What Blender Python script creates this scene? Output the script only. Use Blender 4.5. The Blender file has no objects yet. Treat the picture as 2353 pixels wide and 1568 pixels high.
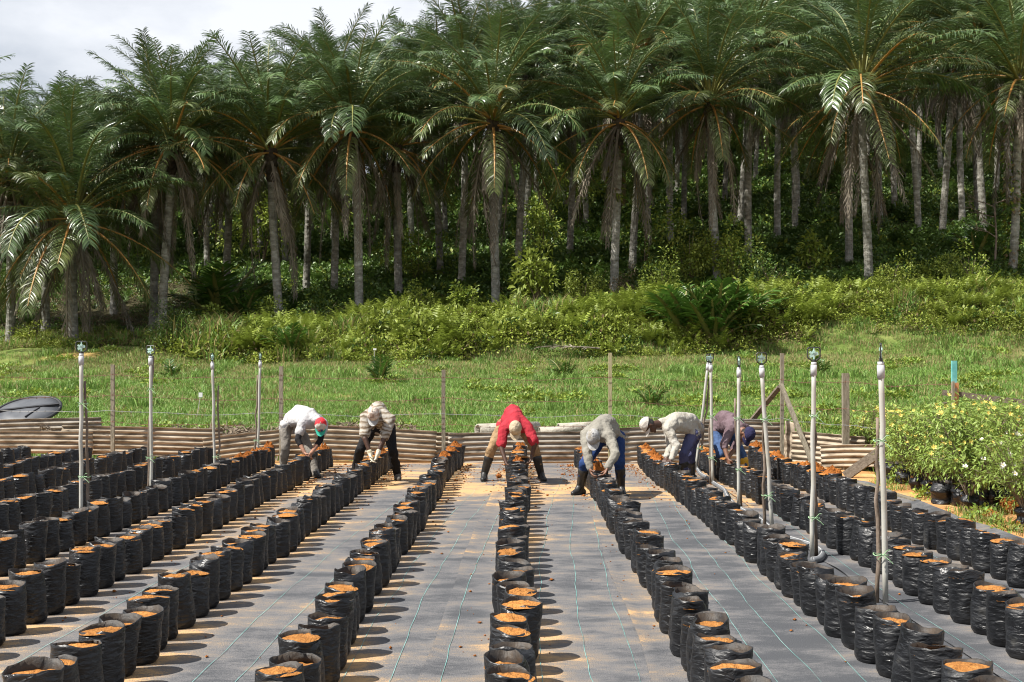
import bpy, bmesh, math, random
import numpy as np
from mathutils import Vector, Matrix

R = math.radians
rnd = random.Random(7)
nrng = np.random.default_rng(11)
scene = bpy.context.scene
COL = scene.collection

# ------------------------------------------------------------------ camera
CAMH, FPX, VX, VY, WPX = 1.75, 2900.0, 1197.0, 835.0, 2353.0
cam_d = bpy.data.cameras.new('camera')
cam = bpy.data.objects.new('camera', cam_d)
COL.objects.link(cam)
cam.location = (0, 0, CAMH)
cam.rotation_euler = (R(90), 0, 0)
cam_d.sensor_width = 36.0
cam_d.lens = 36.0 * FPX / WPX
cam_d.shift_x = -(VX - 1176.5) / WPX
cam_d.shift_y = (VY - 784.0) / WPX
cam_d.clip_end = 2000
scene.camera = cam

# ------------------------------------------------------------------ world and sun
SUN_EL, SUN_BACK = 55.0, 20.0        # elevation, degrees behind the picture's left
world = bpy.data.worlds.new('World')
scene.world = world
world.use_nodes = True
nt = world.node_tree
nt.nodes.clear()
wo = nt.nodes.new('ShaderNodeOutputWorld')
bg = nt.nodes.new('ShaderNodeBackground')
sky = nt.nodes.new('ShaderNodeTexSky')
sky.sky_type = 'NISHITA'
sky.sun_disc = False
sky.sun_elevation = R(SUN_EL)
to_sun = Vector((-math.cos(R(SUN_BACK)) * math.cos(R(SUN_EL)), -math.sin(R(SUN_BACK)) * math.cos(R(SUN_EL)), math.sin(R(SUN_EL))))
sky.sun_rotation = math.atan2(to_sun.x, to_sun.y)
sky.air_density = 1.0
sky.dust_density = 2.0
tc = nt.nodes.new('ShaderNodeTexCoord')
mp = nt.nodes.new('ShaderNodeMapping')
mp.inputs['Scale'].default_value = (1.0, 1.0, 2.2)
cn = nt.nodes.new('ShaderNodeTexNoise')
cn.inputs['Scale'].default_value = 3.4
cn.inputs['Detail'].default_value = 7
cn.inputs['Roughness'].default_value = 0.55
cr = nt.nodes.new('ShaderNodeValToRGB')
cr.color_ramp.elements[0].position = 0.38
cr.color_ramp.elements[0].color = (0.12, 0.12, 0.12, 1)
cr.color_ramp.elements[1].position = 0.62
cr.color_ramp.elements[1].color = (0.7, 0.7, 0.7, 1)
mx = nt.nodes.new('ShaderNodeMixRGB')
mx.inputs['Color2'].default_value = (10.6, 10.95, 11.6, 1)
nt.links.new(tc.outputs['Generated'], mp.inputs['Vector'])
nt.links.new(mp.outputs['Vector'], cn.inputs['Vector'])
nt.links.new(cn.outputs['Fac'], cr.inputs['Fac'])
sx = nt.nodes.new('ShaderNodeSeparateXYZ')
hm_ = nt.nodes.new('ShaderNodeMapRange')
hm_.inputs['From Min'].default_value = 0.05
hm_.inputs['From Max'].default_value = 0.75
hm_.inputs['To Min'].default_value = 0.42
hm_.inputs['To Max'].default_value = 0.0
ha = nt.nodes.new('ShaderNodeMath')
ha.operation = 'ADD'
ha.use_clamp = True
nt.links.new(tc.outputs['Generated'], sx.inputs['Vector'])
nt.links.new(sx.outputs['Z'], hm_.inputs['Value'])
nt.links.new(hm_.outputs['Result'], ha.inputs[0])
nt.links.new(cr.outputs['Color'], ha.inputs[1])
nt.links.new(ha.outputs['Value'], mx.inputs['Fac'])
nt.links.new(sky.outputs['Color'], mx.inputs['Color1'])
nt.links.new(mx.outputs['Color'], bg.inputs['Color'])
bg.inputs['Strength'].default_value = 0.05
nt.links.new(bg.outputs['Background'], wo.inputs['Surface'])

sun_d = bpy.data.lights.new('sun', 'SUN')
sun_d.energy = 5.0
sun_d.angle = R(0.5)
sun_d.color = (1.0, 0.955, 0.88)
sun = bpy.data.objects.new('sun', sun_d)
COL.objects.link(sun)
sun.rotation_euler = to_sun.to_track_quat('Z', 'Y').to_euler()

scene.view_settings.view_transform = 'Standard'
scene.view_settings.look = 'None'
scene.view_settings.exposure = 0.88
scene.view_settings.gamma = 1.0
scene.view_settings.use_curve_mapping = False
scene.render.engine = 'CYCLES'
scene.render.resolution_x = 1024
scene.render.resolution_y = 682
scene.cycles.filter_width = 1.1
scene.cycles.max_bounces = 6
scene.cycles.diffuse_bounces = 2
scene.cycles.glossy_bounces = 2
scene.cycles.transparent_max_bounces = 6


# ------------------------------------------------------------------ helpers
def P(px, py, Y):
    """a point of the place seen at photo position (px, py), Y metres away"""
    return Vector(((px - VX) / FPX * Y, Y, CAMH - (py - VY) / FPX * Y))


def G(px, py, z=0.0):
    """a point on the flat nursery floor under photo position (px, py)"""
    Y = FPX * (CAMH - z) / (py - VY)
    return Vector(((px - VX) / FPX * Y, Y, z))


def tag(o, label=None, cat=None, group=None, kind=None):
    if label: o['label'] = label
    if cat: o['category'] = cat
    if group: o['group'] = group
    if kind: o['kind'] = kind
    return o


def empty(name, loc=(0, 0, 0), rz=0.0):
    o = bpy.data.objects.new(name, None)
    o.empty_display_size = 0.1
    COL.objects.link(o)
    o.location = loc
    o.rotation_euler = (0, 0, rz)
    return o


def link(name, me, parent=None, loc=None, rot=None):
    o = bpy.data.objects.new(name, me)
    COL.objects.link(o)
    if parent is not None: o.parent = parent
    if loc is not None: o.location = loc
    if rot is not None: o.rotation_euler = rot
    return o


class MB:
    def __init__(s):
        s.v, s.f, s.m = [], [], []

    def add(s, v, f, m=0):
        n = len(s.v)
        s.v += [tuple(p) for p in v]
        s.f += [tuple(i + n for i in q) for q in f]
        s.m += [m] * len(f)

    def tube(s, pts, rad, n=8, m=0, cap=True):
        pts = [Vector(p) for p in pts]
        if not hasattr(rad, '__len__'): rad = [rad] * len(pts)
        rings = []
        ref = None
        for i, p in enumerate(pts):
            t = (pts[min(i + 1, len(pts) - 1)] - pts[max(i - 1, 0)])
            t = t.normalized() if t.length > 1e-9 else Vector((0, 0, 1))
            if ref is None:
                ref = Vector((1, 0, 0)) if abs(t.x) < 0.9 else Vector((0, 1, 0))
            a = (ref - t * ref.dot(t)).normalized()
            ref = a
            b = t.cross(a)
            rings.append([p + (a * math.cos(2 * math.pi * k / n) + b * math.sin(2 * math.pi * k / n)) * rad[i] for k in range(n)])
        v = [q for r in rings for q in r]
        f = []
        for i in range(len(pts) - 1):
            for k in range(n):
                k2 = (k + 1) % n
                f.append((i * n + k, i * n + k2, (i + 1) * n + k2, (i + 1) * n + k))
        if cap:
            f.append(tuple(range(n - 1, -1, -1)))
            f.append(tuple((len(pts) - 1) * n + k for k in range(n)))
        s.add(v, f, m)

    def box(s, c, h, rot=None, m=0):
        c = Vector(c)
        v = []
        for z in (-1, 1):
            for y in (-1, 1):
                for x in (-1, 1):
                    q = Vector((x * h[0], y * h[1], z * h[2]))
                    if rot is not None: q = rot @ q
                    v.append(c + q)
        s.add(v, [(0, 2, 3, 1), (4, 5, 7, 6), (0, 1, 5, 4), (2, 6, 7, 3), (0, 4, 6, 2), (1, 3, 7, 5)], m)

    def beam(s, a, b, w, t, m=0, side=None):
        """sawn timber from a to b, w wide across `side`, t thick"""
        a, b = Vector(a), Vector(b)
        d = (b - a).normalized()
        side = Vector(side or (1, 0, 0))
        x = (side - d * side.dot(d)).normalized()
        y = d.cross(x)
        n = 5
        L = (b - a).length
        v = []
        for i in range(n + 1):
            c = a + d * (L * i / n)
            jx, jy = (rnd.uniform(-.002, .002), rnd.uniform(-.002, .002))
            for (sx, sy) in ((-1, -1), (1, -1), (1, 1), (-1, 1)):
                v.append(c + x * (sx * w / 2 + jx) + y * (sy * t / 2 + jy))
        f = []
        for i in range(n):
            for k in range(4):
                k2 = (k + 1) % 4
                f.append((i * 4 + k, i * 4 + k2, i * 4 + 4 + k2, i * 4 + 4 + k))
        f += [(3, 2, 1, 0), tuple(n * 4 + k for k in range(4))]
        s.add(v, f, m)

    def mesh(s, name, mats, smooth=False):
        me = bpy.data.meshes.new(name)
        me.from_pydata(s.v, [], s.f)
        for m in (mats if isinstance(mats, (list, tuple)) else [mats]):
            me.materials.append(m)
        me.polygons.foreach_set('material_index', s.m)
        if smooth: me.polygons.foreach_set('use_smooth', [True] * len(s.f))
        me.update()
        return me

    def build(s, name, mats, parent=None, smooth=False, loc=None, rot=None):
        return link(name, s.mesh(name, mats, smooth), parent, loc, rot)


def np_mesh(name, V, F, mats, midx=None, smooth=False):
    me = bpy.data.meshes.new(name)
    V = np.asarray(V, dtype=np.float32)
    F = np.asarray(F, dtype=np.int32)
    k = F.shape[1]
    me.vertices.add(len(V))
    me.vertices.foreach_set('co', V.ravel())
    me.loops.add(F.size)
    me.loops.foreach_set('vertex_index', F.ravel())
    me.polygons.add(len(F))
    me.polygons.foreach_set('loop_start', np.arange(len(F), dtype=np.int32) * k)
    me.polygons.foreach_set('loop_total', np.full(len(F), k, dtype=np.int32))
    for m in (mats if isinstance(mats, (list, tuple)) else [mats]):
        me.materials.append(m)
    if midx is not None: me.polygons.foreach_set('material_index', np.asarray(midx, dtype=np.int32))
    if smooth: me.polygons.foreach_set('use_smooth', np.ones(len(F), dtype=bool))
    me.update(calc_edges=True)
    me.validate()
    return me


def vnoise(x, y, seed=0):
    """cheap smooth value noise in -1..1"""
    x = np.asarray(x, float); y = np.asarray(y, float)
    xi, yi = np.floor(x).astype(np.int64), np.floor(y).astype(np.int64)
    xf, yf = x - xi, y - yi
    u, w = xf * xf * (3 - 2 * xf), yf * yf * (3 - 2 * yf)

    def h(a, b):
        n = (a * 374761393 + b * 668265263 + seed * 974711) & 0x7fffffff
        n = ((n ^ (n >> 13)) * 1274126177) & 0x7fffffff
        return ((n ^ (n >> 16)) & 0xffff) / 32767.5 - 1
    return (h(xi, yi) * (1 - u) + h(xi + 1, yi) * u) * (1 - w) + (h(xi, yi + 1) * (1 - u) + h(xi + 1, yi + 1) * u) * w


# ------------------------------------------------------------------ materials
def mat(name, stops, scale=6.0, rough=0.7, bump=0.0, bscale=None, detail=5, stretch=(1, 1, 1), spec=0.4, rand=0.0, trans=0.0, bdist=0.02, coord='Object', sheen=0.0):
    """noise through a colour ramp, optional bump, per-object brightness and leaf translucency"""
    m = bpy.data.materials.new(name)
    m.use_nodes = True
    n, l = m.node_tree.nodes, m.node_tree.links
    b = n['Principled BSDF']
    b.inputs['Roughness'].default_value = rough
    b.inputs['Specular IOR Level'].default_value = spec
    t = n.new('ShaderNodeTexCoord')
    mpn = n.new('ShaderNodeMapping')
    mpn.inputs['Scale'].default_value = stretch
    l.new(t.outputs[coord], mpn.inputs['Vector'])
    ns = n.new('ShaderNodeTexNoise')
    ns.inputs['Scale'].default_value = scale
    ns.inputs['Detail'].default_value = detail
    ns.inputs['Roughness'].default_value = 0.62
    l.new(mpn.outputs['Vector'], ns.inputs['Vector'])
    rp = n.new('ShaderNodeValToRGB')
    els = rp.color_ramp.elements
    for i, (p, c) in enumerate(stops):
        e = els[i] if i < 2 else els.new(p)
        e.position = p
        e.color = (*c, 1)
    l.new(ns.outputs['Fac'], rp.inputs['Fac'])
    colour = rp.outputs['Color']
    if rand > 0:
        oi = n.new('ShaderNodeObjectInfo')
        mr = n.new('ShaderNodeMapRange')
        mr.inputs['To Min'].default_value = 1 - rand
        mr.inputs['To Max'].default_value = 1 + rand
        l.new(oi.outputs['Random'], mr.inputs['Value'])
        mu = n.new('ShaderNodeMixRGB')
        mu.blend_type = 'MULTIPLY'
        mu.inputs['Fac'].default_value = 1
        l.new(colour, mu.inputs['Color1'])
        l.new(mr.outputs['Result'], mu.inputs['Color2'])
        colour = mu.outputs['Color']
    l.new(colour, b.inputs['Base Color'])
    if bump > 0:
        bn = n.new('ShaderNodeTexNoise')
        bn.inputs['Scale'].default_value = bscale or scale * 3
        bn.inputs['Detail'].default_value = 6
        l.new(mpn.outputs['Vector'], bn.inputs['Vector'])
        bp = n.new('ShaderNodeBump')
        bp.inputs['Strength'].default_value = bump
        bp.inputs['Distance'].default_value = bdist
        l.new(bn.outputs['Fac'], bp.inputs['Height'])
        l.new(bp.outputs['Normal'], b.inputs['Normal'])
    if trans > 0:
        tr = n.new('ShaderNodeBsdfTranslucent')
        l.new(colour, tr.inputs['Color'])
        ms = n.new('ShaderNodeMixShader')
        ms.inputs['Fac'].default_value = trans
        l.new(b.outputs['BSDF'], ms.inputs[1])
        l.new(tr.outputs['BSDF'], ms.inputs[2])
        l.new(ms.outputs['Shader'], n['Material Output'].inputs['Surface'])
    return m


M = {}
M['soil'] = mat('orange_soil', [(0.3, (0.23, 0.095, 0.027)), (0.55, (0.38, 0.165, 0.046)), (0.75, (0.50, 0.245, 0.08))], 30, 0.95, 0.9, 70, spec=0.1, rand=0.16)
M['soil_dark'] = mat('moist_orange_soil', [(0.3, (0.17, 0.055, 0.013)), (0.55, (0.29, 0.10, 0.023)), (0.75, (0.39, 0.155, 0.04))], 30, 0.95, 1.0, 60, spec=0.1, rand=0.14)
M['plastic_in'] = mat('dusty_black_plastic', [(0.3, (0.012, 0.012, 0.013)), (0.7, (0.055, 0.038, 0.024))], 14, 0.6, 0.3, 40)
M['frond'] = mat('palm_leaf', [(0.3, (0.048, 0.088, 0.028)), (0.6, (0.092, 0.150, 0.048)), (0.8, (0.17, 0.22, 0.075))], 0.9, 0.32, spec=0.75, rand=0.3, trans=0.10)
M['frond_old'] = mat('old_palm_leaf', [(0.3, (0.055, 0.085, 0.024)), (0.6, (0.105, 0.13, 0.038)), (0.8, (0.20, 0.18, 0.065))], 1.1, 0.4, spec=0.45, rand=0.25, trans=0.12)
M['frond_dead'] = mat('dead_palm_leaf', [(0.3, (0.085, 0.070, 0.052)), (0.6, (0.18, 0.155, 0.12)), (0.8, (0.29, 0.26, 0.215))], 1.4, 0.7, spec=0.2, rand=0.3)
M['rachis'] = mat('palm_rachis', [(0.3, (0.10, 0.12, 0.03)), (0.7, (0.20, 0.19, 0.05))], 1.5, 0.45)
M['rachis_old'] = mat('orange_palm_rachis', [(0.35, (0.22, 0.16, 0.045)), (0.65, (0.46, 0.20, 0.05))], 0.8, 0.45)
M['trunk'] = mat('palm_trunk', [(0.3, (0.12, 0.113, 0.09)), (0.5, (0.245, 0.237, 0.205)), (0.72, (0.42, 0.415, 0.375))], 2.6, 0.9, 1.0, 14, stretch=(1, 1, 2.2), spec=0.2, rand=0.3, bdist=0.05)
M['trunk_dark'] = mat('palm_leaf_bases', [(0.3, (0.020, 0.017, 0.012)), (0.7, (0.075, 0.06, 0.042))], 5, 0.9, 0.8, 16, spec=0.2)
M['wood'] = mat('weathered_timber', [(0.3, (0.13, 0.115, 0.085)), (0.55, (0.25, 0.22, 0.165)), (0.8, (0.34, 0.31, 0.25))], 9, 0.85, 0.5, 30, stretch=(4, 4, 0.5), spec=0.2, rand=0.2)
M['wood_pale'] = mat('pale_green_timber', [(0.3, (0.26, 0.24, 0.12)), (0.6, (0.40, 0.37, 0.22)), (0.8, (0.48, 0.45, 0.30))], 9, 0.85, 0.4, 30, stretch=(4, 4, 0.4), spec=0.2)
M['wood_dark'] = mat('dark_timber', [(0.3, (0.075, 0.058, 0.042)), (0.6, (0.16, 0.13, 0.10)), (0.8, (0.24, 0.20, 0.16))], 9, 0.85, 0.5, 30, stretch=(3, 3, 3), spec=0.2)
M['stake'] = mat('bark_stake', [(0.3, (0.10, 0.075, 0.055)), (0.6, (0.22, 0.175, 0.14)), (0.8, (0.36, 0.31, 0.27))], 8, 0.9, 0.6, 40, stretch=(1, 1, 0.35), spec=0.15, rand=0.2)
M['stake_end'] = mat('cut_wood_end', [(0.3, (0.35, 0.15, 0.06)), (0.7, (0.5, 0.26, 0.12))], 20, 0.9)
M['pvc'] = mat('pvc_pipe', [(0.25, (0.22, 0.195, 0.135)), (0.42, (0.38, 0.37, 0.325)), (0.7, (0.48, 0.48, 0.46))], 3.2, 0.45, 0.05, 40, stretch=(1, 1, 0.6), spec=0.4, rand=0.06)
M['pvc_grey'] = mat('grey_pipe_joint', [(0.3, (0.36, 0.37, 0.38)), (0.7, (0.52, 0.53, 0.54))], 6, 0.5)
M['black_nozzle'] = mat('black_nozzle_plastic', [(0.3, (0.018, 0.02, 0.019)), (0.7, (0.05, 0.055, 0.05))], 30, 0.5)
M['mint'] = mat('mint_nozzle_plastic', [(0.3, (0.30, 0.52, 0.46)), (0.7, (0.50, 0.68, 0.62))], 30, 0.45)
M['tie'] = mat('green_twine', [(0.3, (0.20, 0.36, 0.18)), (0.7, (0.36, 0.54, 0.32))], 20, 0.6)
M['cyan'] = mat('cyan_thread', [(0.38, (0.12, 0.17, 0.16)), (0.5, (0.13, 0.32, 0.30)), (0.68, (0.30, 0.50, 0.47))], 2.2, 0.7)
M['wire_rust'] = mat('rusty_wire', [(0.3, (0.09, 0.045, 0.03)), (0.7, (0.20, 0.10, 0.065))], 8, 0.8)
M['wire_zinc'] = mat('galvanised_wire', [(0.3, (0.16, 0.165, 0.165)), (0.7, (0.30, 0.305, 0.30))], 8, 0.5)
M['hose'] = mat('grey_hose', [(0.3, (0.10, 0.107, 0.115)), (0.7, (0.17, 0.178, 0.188))], 5, 0.5, spec=0.5)
M['hose_line'] = mat('white_hose_line', [(0.3, (0.45, 0.45, 0.45)), (0.7, (0.55, 0.55, 0.55))], 5, 0.5)
M['lid'] = mat('black_tank_plastic', [(0.3, (0.055, 0.06, 0.07)), (0.7, (0.10, 0.105, 0.115))], 3, 0.5)
M['lid_rim'] = mat('black_tank_rim', [(0.3, (0.012, 0.013, 0.015)), (0.7, (0.03, 0.03, 0.034))], 3, 0.5)
M['concrete'] = mat('old_concrete', [(0.3, (0.24, 0.21, 0.17)), (0.6, (0.40, 0.37, 0.31)), (0.8, (0.5, 0.46, 0.40))], 7, 0.95, 0.7, 30)
M['litter'] = mat('dry_frond_litter', [(0.3, (0.10, 0.075, 0.05)), (0.7, (0.25, 0.20, 0.145))], 4, 0.9, rand=0.3)
M['teal'] = mat('peeling_teal_paint', [(0.40, (0.10, 0.36, 0.36)), (0.60, (0.16, 0.46, 0.45)), (0.66, (0.42, 0.10, 0.07))], 14, 0.7)
M['orange_paint'] = mat('peeling_orange_paint', [(0.38, (0.30, 0.27, 0.25)), (0.46, (0.50, 0.22, 0.10)), (0.7, (0.58, 0.27, 0.13))], 12, 0.8)
M['white_tag'] = mat('white_tag', [(0.3, (0.7, 0.7, 0.7)), (0.7, (0.8, 0.8, 0.8))], 5, 0.6)
M['grass'] = mat('grass_blade', [(0.3, (0.14, 0.25, 0.045)), (0.6, (0.20, 0.325, 0.07)), (0.8, (0.285, 0.385, 0.115))], 0.5, 0.5, rand=0.25, trans=0.25, spec=0.3)
M['grass_dry'] = mat('dry_grass_blade', [(0.3, (0.27, 0.21, 0.09)), (0.6, (0.38, 0.31, 0.15)), (0.8, (0.42, 0.39, 0.20))], 0.5, 0.6, rand=0.25, trans=0.2, spec=0.2)
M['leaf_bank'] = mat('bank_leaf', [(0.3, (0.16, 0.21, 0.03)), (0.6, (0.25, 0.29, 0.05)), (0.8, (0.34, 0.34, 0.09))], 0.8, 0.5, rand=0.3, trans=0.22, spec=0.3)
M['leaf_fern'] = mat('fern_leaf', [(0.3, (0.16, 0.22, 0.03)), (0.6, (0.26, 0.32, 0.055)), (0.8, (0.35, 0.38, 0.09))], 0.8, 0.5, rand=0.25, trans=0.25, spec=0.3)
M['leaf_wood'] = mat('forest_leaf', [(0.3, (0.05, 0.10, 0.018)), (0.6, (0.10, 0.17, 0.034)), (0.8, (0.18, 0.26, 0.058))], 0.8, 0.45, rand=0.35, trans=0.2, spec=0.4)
M['leaf_brown'] = mat('dry_leaf', [(0.3, (0.12, 0.085, 0.045)), (0.7, (0.24, 0.17, 0.09))], 0.8, 0.7, rand=0.3)
M['leaf_shrub'] = mat('shrub_leaf', [(0.3, (0.16, 0.24, 0.04)), (0.6, (0.25, 0.34, 0.075)), (0.8, (0.36, 0.42, 0.13))], 3, 0.5, rand=0.15, trans=0.22, spec=0.3)
M['stem'] = mat('woody_stem', [(0.3, (0.10, 0.075, 0.05)), (0.7, (0.22, 0.17, 0.12))], 8, 0.9)
M['petal'] = mat('yellow_petal', [(0.3, (0.76, 0.58, 0.10)), (0.7, (0.80, 0.68, 0.22))], 8, 0.6, rand=0.1, trans=0.2)
M['petal_white'] = mat('white_petal', [(0.3, (0.76, 0.74, 0.66)), (0.7, (0.80, 0.80, 0.78))], 8, 0.6, trans=0.2)
M['petal_eye'] = mat('flower_centre', [(0.3, (0.62, 0.40, 0.03)), (0.7, (0.7, 0.5, 0.06))], 8, 0.6)


def plastic_bag_material():
    m = bpy.data.materials.new('black_bag_plastic')
    m.use_nodes = True
    n, l = m.node_tree.nodes, m.node_tree.links
    b = n['Principled BSDF']
    t = n.new('ShaderNodeTexCoord')
    oi = n.new('ShaderNodeObjectInfo')
    add = n.new('ShaderNodeVectorMath')
    mulr = n.new('ShaderNodeVectorMath'); mulr.operation = 'SCALE'
    mulr.inputs[0].default_value = (17, 9, 5)
    l.new(oi.outputs['Random'], mulr.inputs['Scale'])
    l.new(t.outputs['Object'], add.inputs[0])
    l.new(mulr.outputs['Vector'], add.inputs[1])
    # dust blotches
    d = n.new('ShaderNodeTexNoise'); d.inputs['Scale'].default_value = 9; d.inputs['Detail'].default_value = 5
    l.new(add.outputs['Vector'], d.inputs['Vector'])
    rp = n.new('ShaderNodeValToRGB')
    e = rp.color_ramp.elements
    e[0].position = 0.42; e[0].color = (0.006, 0.0065, 0.008, 1)
    e[1].position = 0.82; e[1].color = (0.055, 0.053, 0.048, 1)
    x = e.new(0.64); x.color = (0.011, 0.012, 0.0145, 1)
    l.new(d.outputs['Fac'], rp.inputs['Fac'])
    l.new(rp.outputs['Color'], b.inputs['Base Color'])
    rr = n.new('ShaderNodeMapRange')
    rr.inputs['From Min'].default_value = 0.35; rr.inputs['From Max'].default_value = 0.7
    rr.inputs['To Min'].default_value = 0.30; rr.inputs['To Max'].default_value = 0.58
    l.new(d.outputs['Fac'], rr.inputs['Value'])
    l.new(rr.outputs['Result'], b.inputs['Roughness'])
    b.inputs['Specular IOR Level'].default_value = 0.5
    # horizontal crinkles
    mpn = n.new('ShaderNodeMapping'); mpn.inputs['Scale'].default_value = (1, 1, 2.6)
    l.new(add.outputs['Vector'], mpn.inputs['Vector'])
    w = n.new('ShaderNodeTexNoise'); w.inputs['Scale'].default_value = 13; w.inputs['Detail'].default_value = 3
    w.inputs['Distortion'].default_value = 0.6
    l.new(mpn.outputs['Vector'], w.inputs['Vector'])
    w2 = n.new('ShaderNodeTexVoronoi'); w2.inputs['Scale'].default_value = 16
    l.new(mpn.outputs['Vector'], w2.inputs['Vector'])
    mxh = n.new('ShaderNodeMath'); mxh.operation = 'MULTIPLY_ADD'
    l.new(w2.outputs['Distance'], mxh.inputs[0]); mxh.inputs[1].default_value = 0.35
    l.new(w.outputs['Fac'], mxh.inputs[2])
    bp = n.new('ShaderNodeBump'); bp.inputs['Strength'].default_value = 0.75; bp.inputs['Distance'].default_value = 0.02
    l.new(mxh.outputs['Value'], bp.inputs['Height'])
    l.new(bp.outputs['Normal'], b.inputs['Normal'])
    return m


M['bag'] = plastic_bag_material()

ROWX = {'L8': -8.35, 'L7': -7.32, 'L6': -6.30, 'L5': -5.28, 'L4': -4.27, 'L3': -3.25, 'L2': -2.23, 'L1': -1.13,
        'C': -0.05, 'R1': 1.02, 'R2': 2.05, 'R3': 2.98, 'R4': 3.88}


def weed_mat_material():
    m = bpy.data.materials.new('weed_mat_fabric')
    m.use_nodes = True
    n, l = m.node_tree.nodes, m.node_tree.links
    b = n['Principled BSDF']
    b.inputs['Roughness'].default_value = 0.75
    b.inputs['Specular IOR Level'].default_value = 0.35
    t = n.new('ShaderNodeTexCoord')
    at = n.new('ShaderNodeAttribute'); at.attribute_name = 'dust'
    s1 = n.new('ShaderNodeMapping'); s1.inputs['Scale'].default_value = (0.9, 1.6, 1)
    l.new(t.outputs['Object'], s1.inputs['Vector'])
    n1 = n.new('ShaderNodeTexNoise'); n1.inputs['Scale'].default_value = 1.7; n1.inputs['Detail'].default_value = 8; n1.inputs['Roughness'].default_value = 0.65
    l.new(s1.outputs['Vector'], n1.inputs['Vector'])
    s2 = n.new('ShaderNodeMapping'); s2.inputs['Scale'].default_value = (14, 85, 1)
    l.new(t.outputs['Object'], s2.inputs['Vector'])
    n2 = n.new('ShaderNodeTexNoise'); n2.inputs['Scale'].default_value = 1.0; n2.inputs['Detail'].default_value = 4
    l.new(s2.outputs['Vector'], n2.inputs['Vector'])
    n3 = n.new('ShaderNodeTexNoise'); n3.inputs['Scale'].default_value = 130; n3.inputs['Detail'].default_value = 2
    l.new(t.outputs['Object'], n3.inputs['Vector'])

    def madd(a, k, c):
        q = n.new('ShaderNodeMath'); q.operation = 'MULTIPLY_ADD'
        l.new(a, q.inputs[0]); q.inputs[1].default_value = k
        if isinstance(c, float): q.inputs[2].default_value = c
        else: l.new(c, q.inputs[2])
        return q.outputs['Value']
    v = madd(n1.outputs['Fac'], 1.45, -0.77)
    v = madd(n2.outputs['Fac'], 0.42, v)
    v = madd(n3.outputs['Fac'], 0.5, v)
    v = madd(at.outputs['Fac'], 1.0, v)
    rp = n.new('ShaderNodeValToRGB')
    e = rp.color_ramp.elements
    e[0].position = 0.34; e[0].color = (0.060, 0.063, 0.070, 1)
    e[1].position = 1.10 / 1.2; e[1].color = (0.50, 0.31, 0.145, 1)
    x = e.new(0.56); x.color = (0.130, 0.128, 0.132, 1)
    x = e.new(0.76); x.color = (0.20, 0.165, 0.132, 1)
    l.new(v, rp.inputs['Fac'])
    l.new(rp.outputs['Color'], b.inputs['Base Color'])
    bp = n.new('ShaderNodeBump'); bp.inputs['Strength'].default_value = 0.55; bp.inputs['Distance'].default_value = 0.025
    l.new(v, bp.inputs['Height'])
    l.new(bp.outputs['Normal'], b.inputs['Normal'])
    return m


M['mat'] = weed_mat_material()


def ground_material():
    m = bpy.data.materials.new('ground_soil')
    m.use_nodes = True
    n, l = m.node_tree.nodes, m.node_tree.links
    b = n['Principled BSDF']
    b.inputs['Roughness'].default_value = 0.95
    b.inputs['Specular IOR Level'].default_value = 0.1
    t = n.new('ShaderNodeTexCoord')
    at = n.new('ShaderNodeAttribute'); at.attribute_name = 'turf'
    af = n.new('ShaderNodeAttribute'); af.attribute_name = 'litter'
    ns = n.new('ShaderNodeTexNoise'); ns.inputs['Scale'].default_value = 1.4; ns.inputs['Detail'].default_value = 9
    l.new(t.outputs['Object'], ns.inputs['Vector'])
    soil = n.new('ShaderNodeValToRGB'); e = soil.color_ramp.elements
    e[0].position = 0.3; e[0].color = (0.33, 0.14, 0.045, 1)
    e[1].position = 0.7; e[1].color = (0.58, 0.34, 0.15, 1)
    turf = n.new('ShaderNodeValToRGB'); e = turf.color_ramp.elements
    e[0].position = 0.3; e[0].color = (0.08, 0.13, 0.025, 1)
    e[1].position = 0.75; e[1].color = (0.20, 0.22, 0.07, 1)
    l.new(ns.outputs['Fac'], soil.inputs['Fac']); l.new(ns.outputs['Fac'], turf.inputs['Fac'])
    mixn = n.new('ShaderNodeMixRGB')
    l.new(at.outputs['Fac'], mixn.inputs['Fac'])
    l.new(soil.outputs['Color'], mixn.inputs['Color1']); l.new(turf.outputs['Color'], mixn.inputs['Color2'])
    mixl = n.new('ShaderNodeMixRGB')
    l.new(af.outputs['Fac'], mixl.inputs['Fac']); l.new(mixn.outputs['Color'], mixl.inputs['Color1']); mixl.inputs['Color2'].default_value = (0.055, 0.05, 0.025, 1)
    l.new(mixl.outputs['Color'], b.inputs['Base Color'])
    n2 = n.new('ShaderNodeTexNoise'); n2.inputs['Scale'].default_value = 9; n2.inputs['Detail'].default_value = 8
    l.new(t.outputs['Object'], n2.inputs['Vector'])
    bp = n.new('ShaderNodeBump'); bp.inputs['Strength'].default_value = 0.8; bp.inputs['Distance'].default_value = 0.06
    l.new(n2.outputs['Fac'], bp.inputs['Height']); l.new(bp.outputs['Normal'], b.inputs['Normal'])
    return m


M['ground'] = ground_material()


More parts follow.
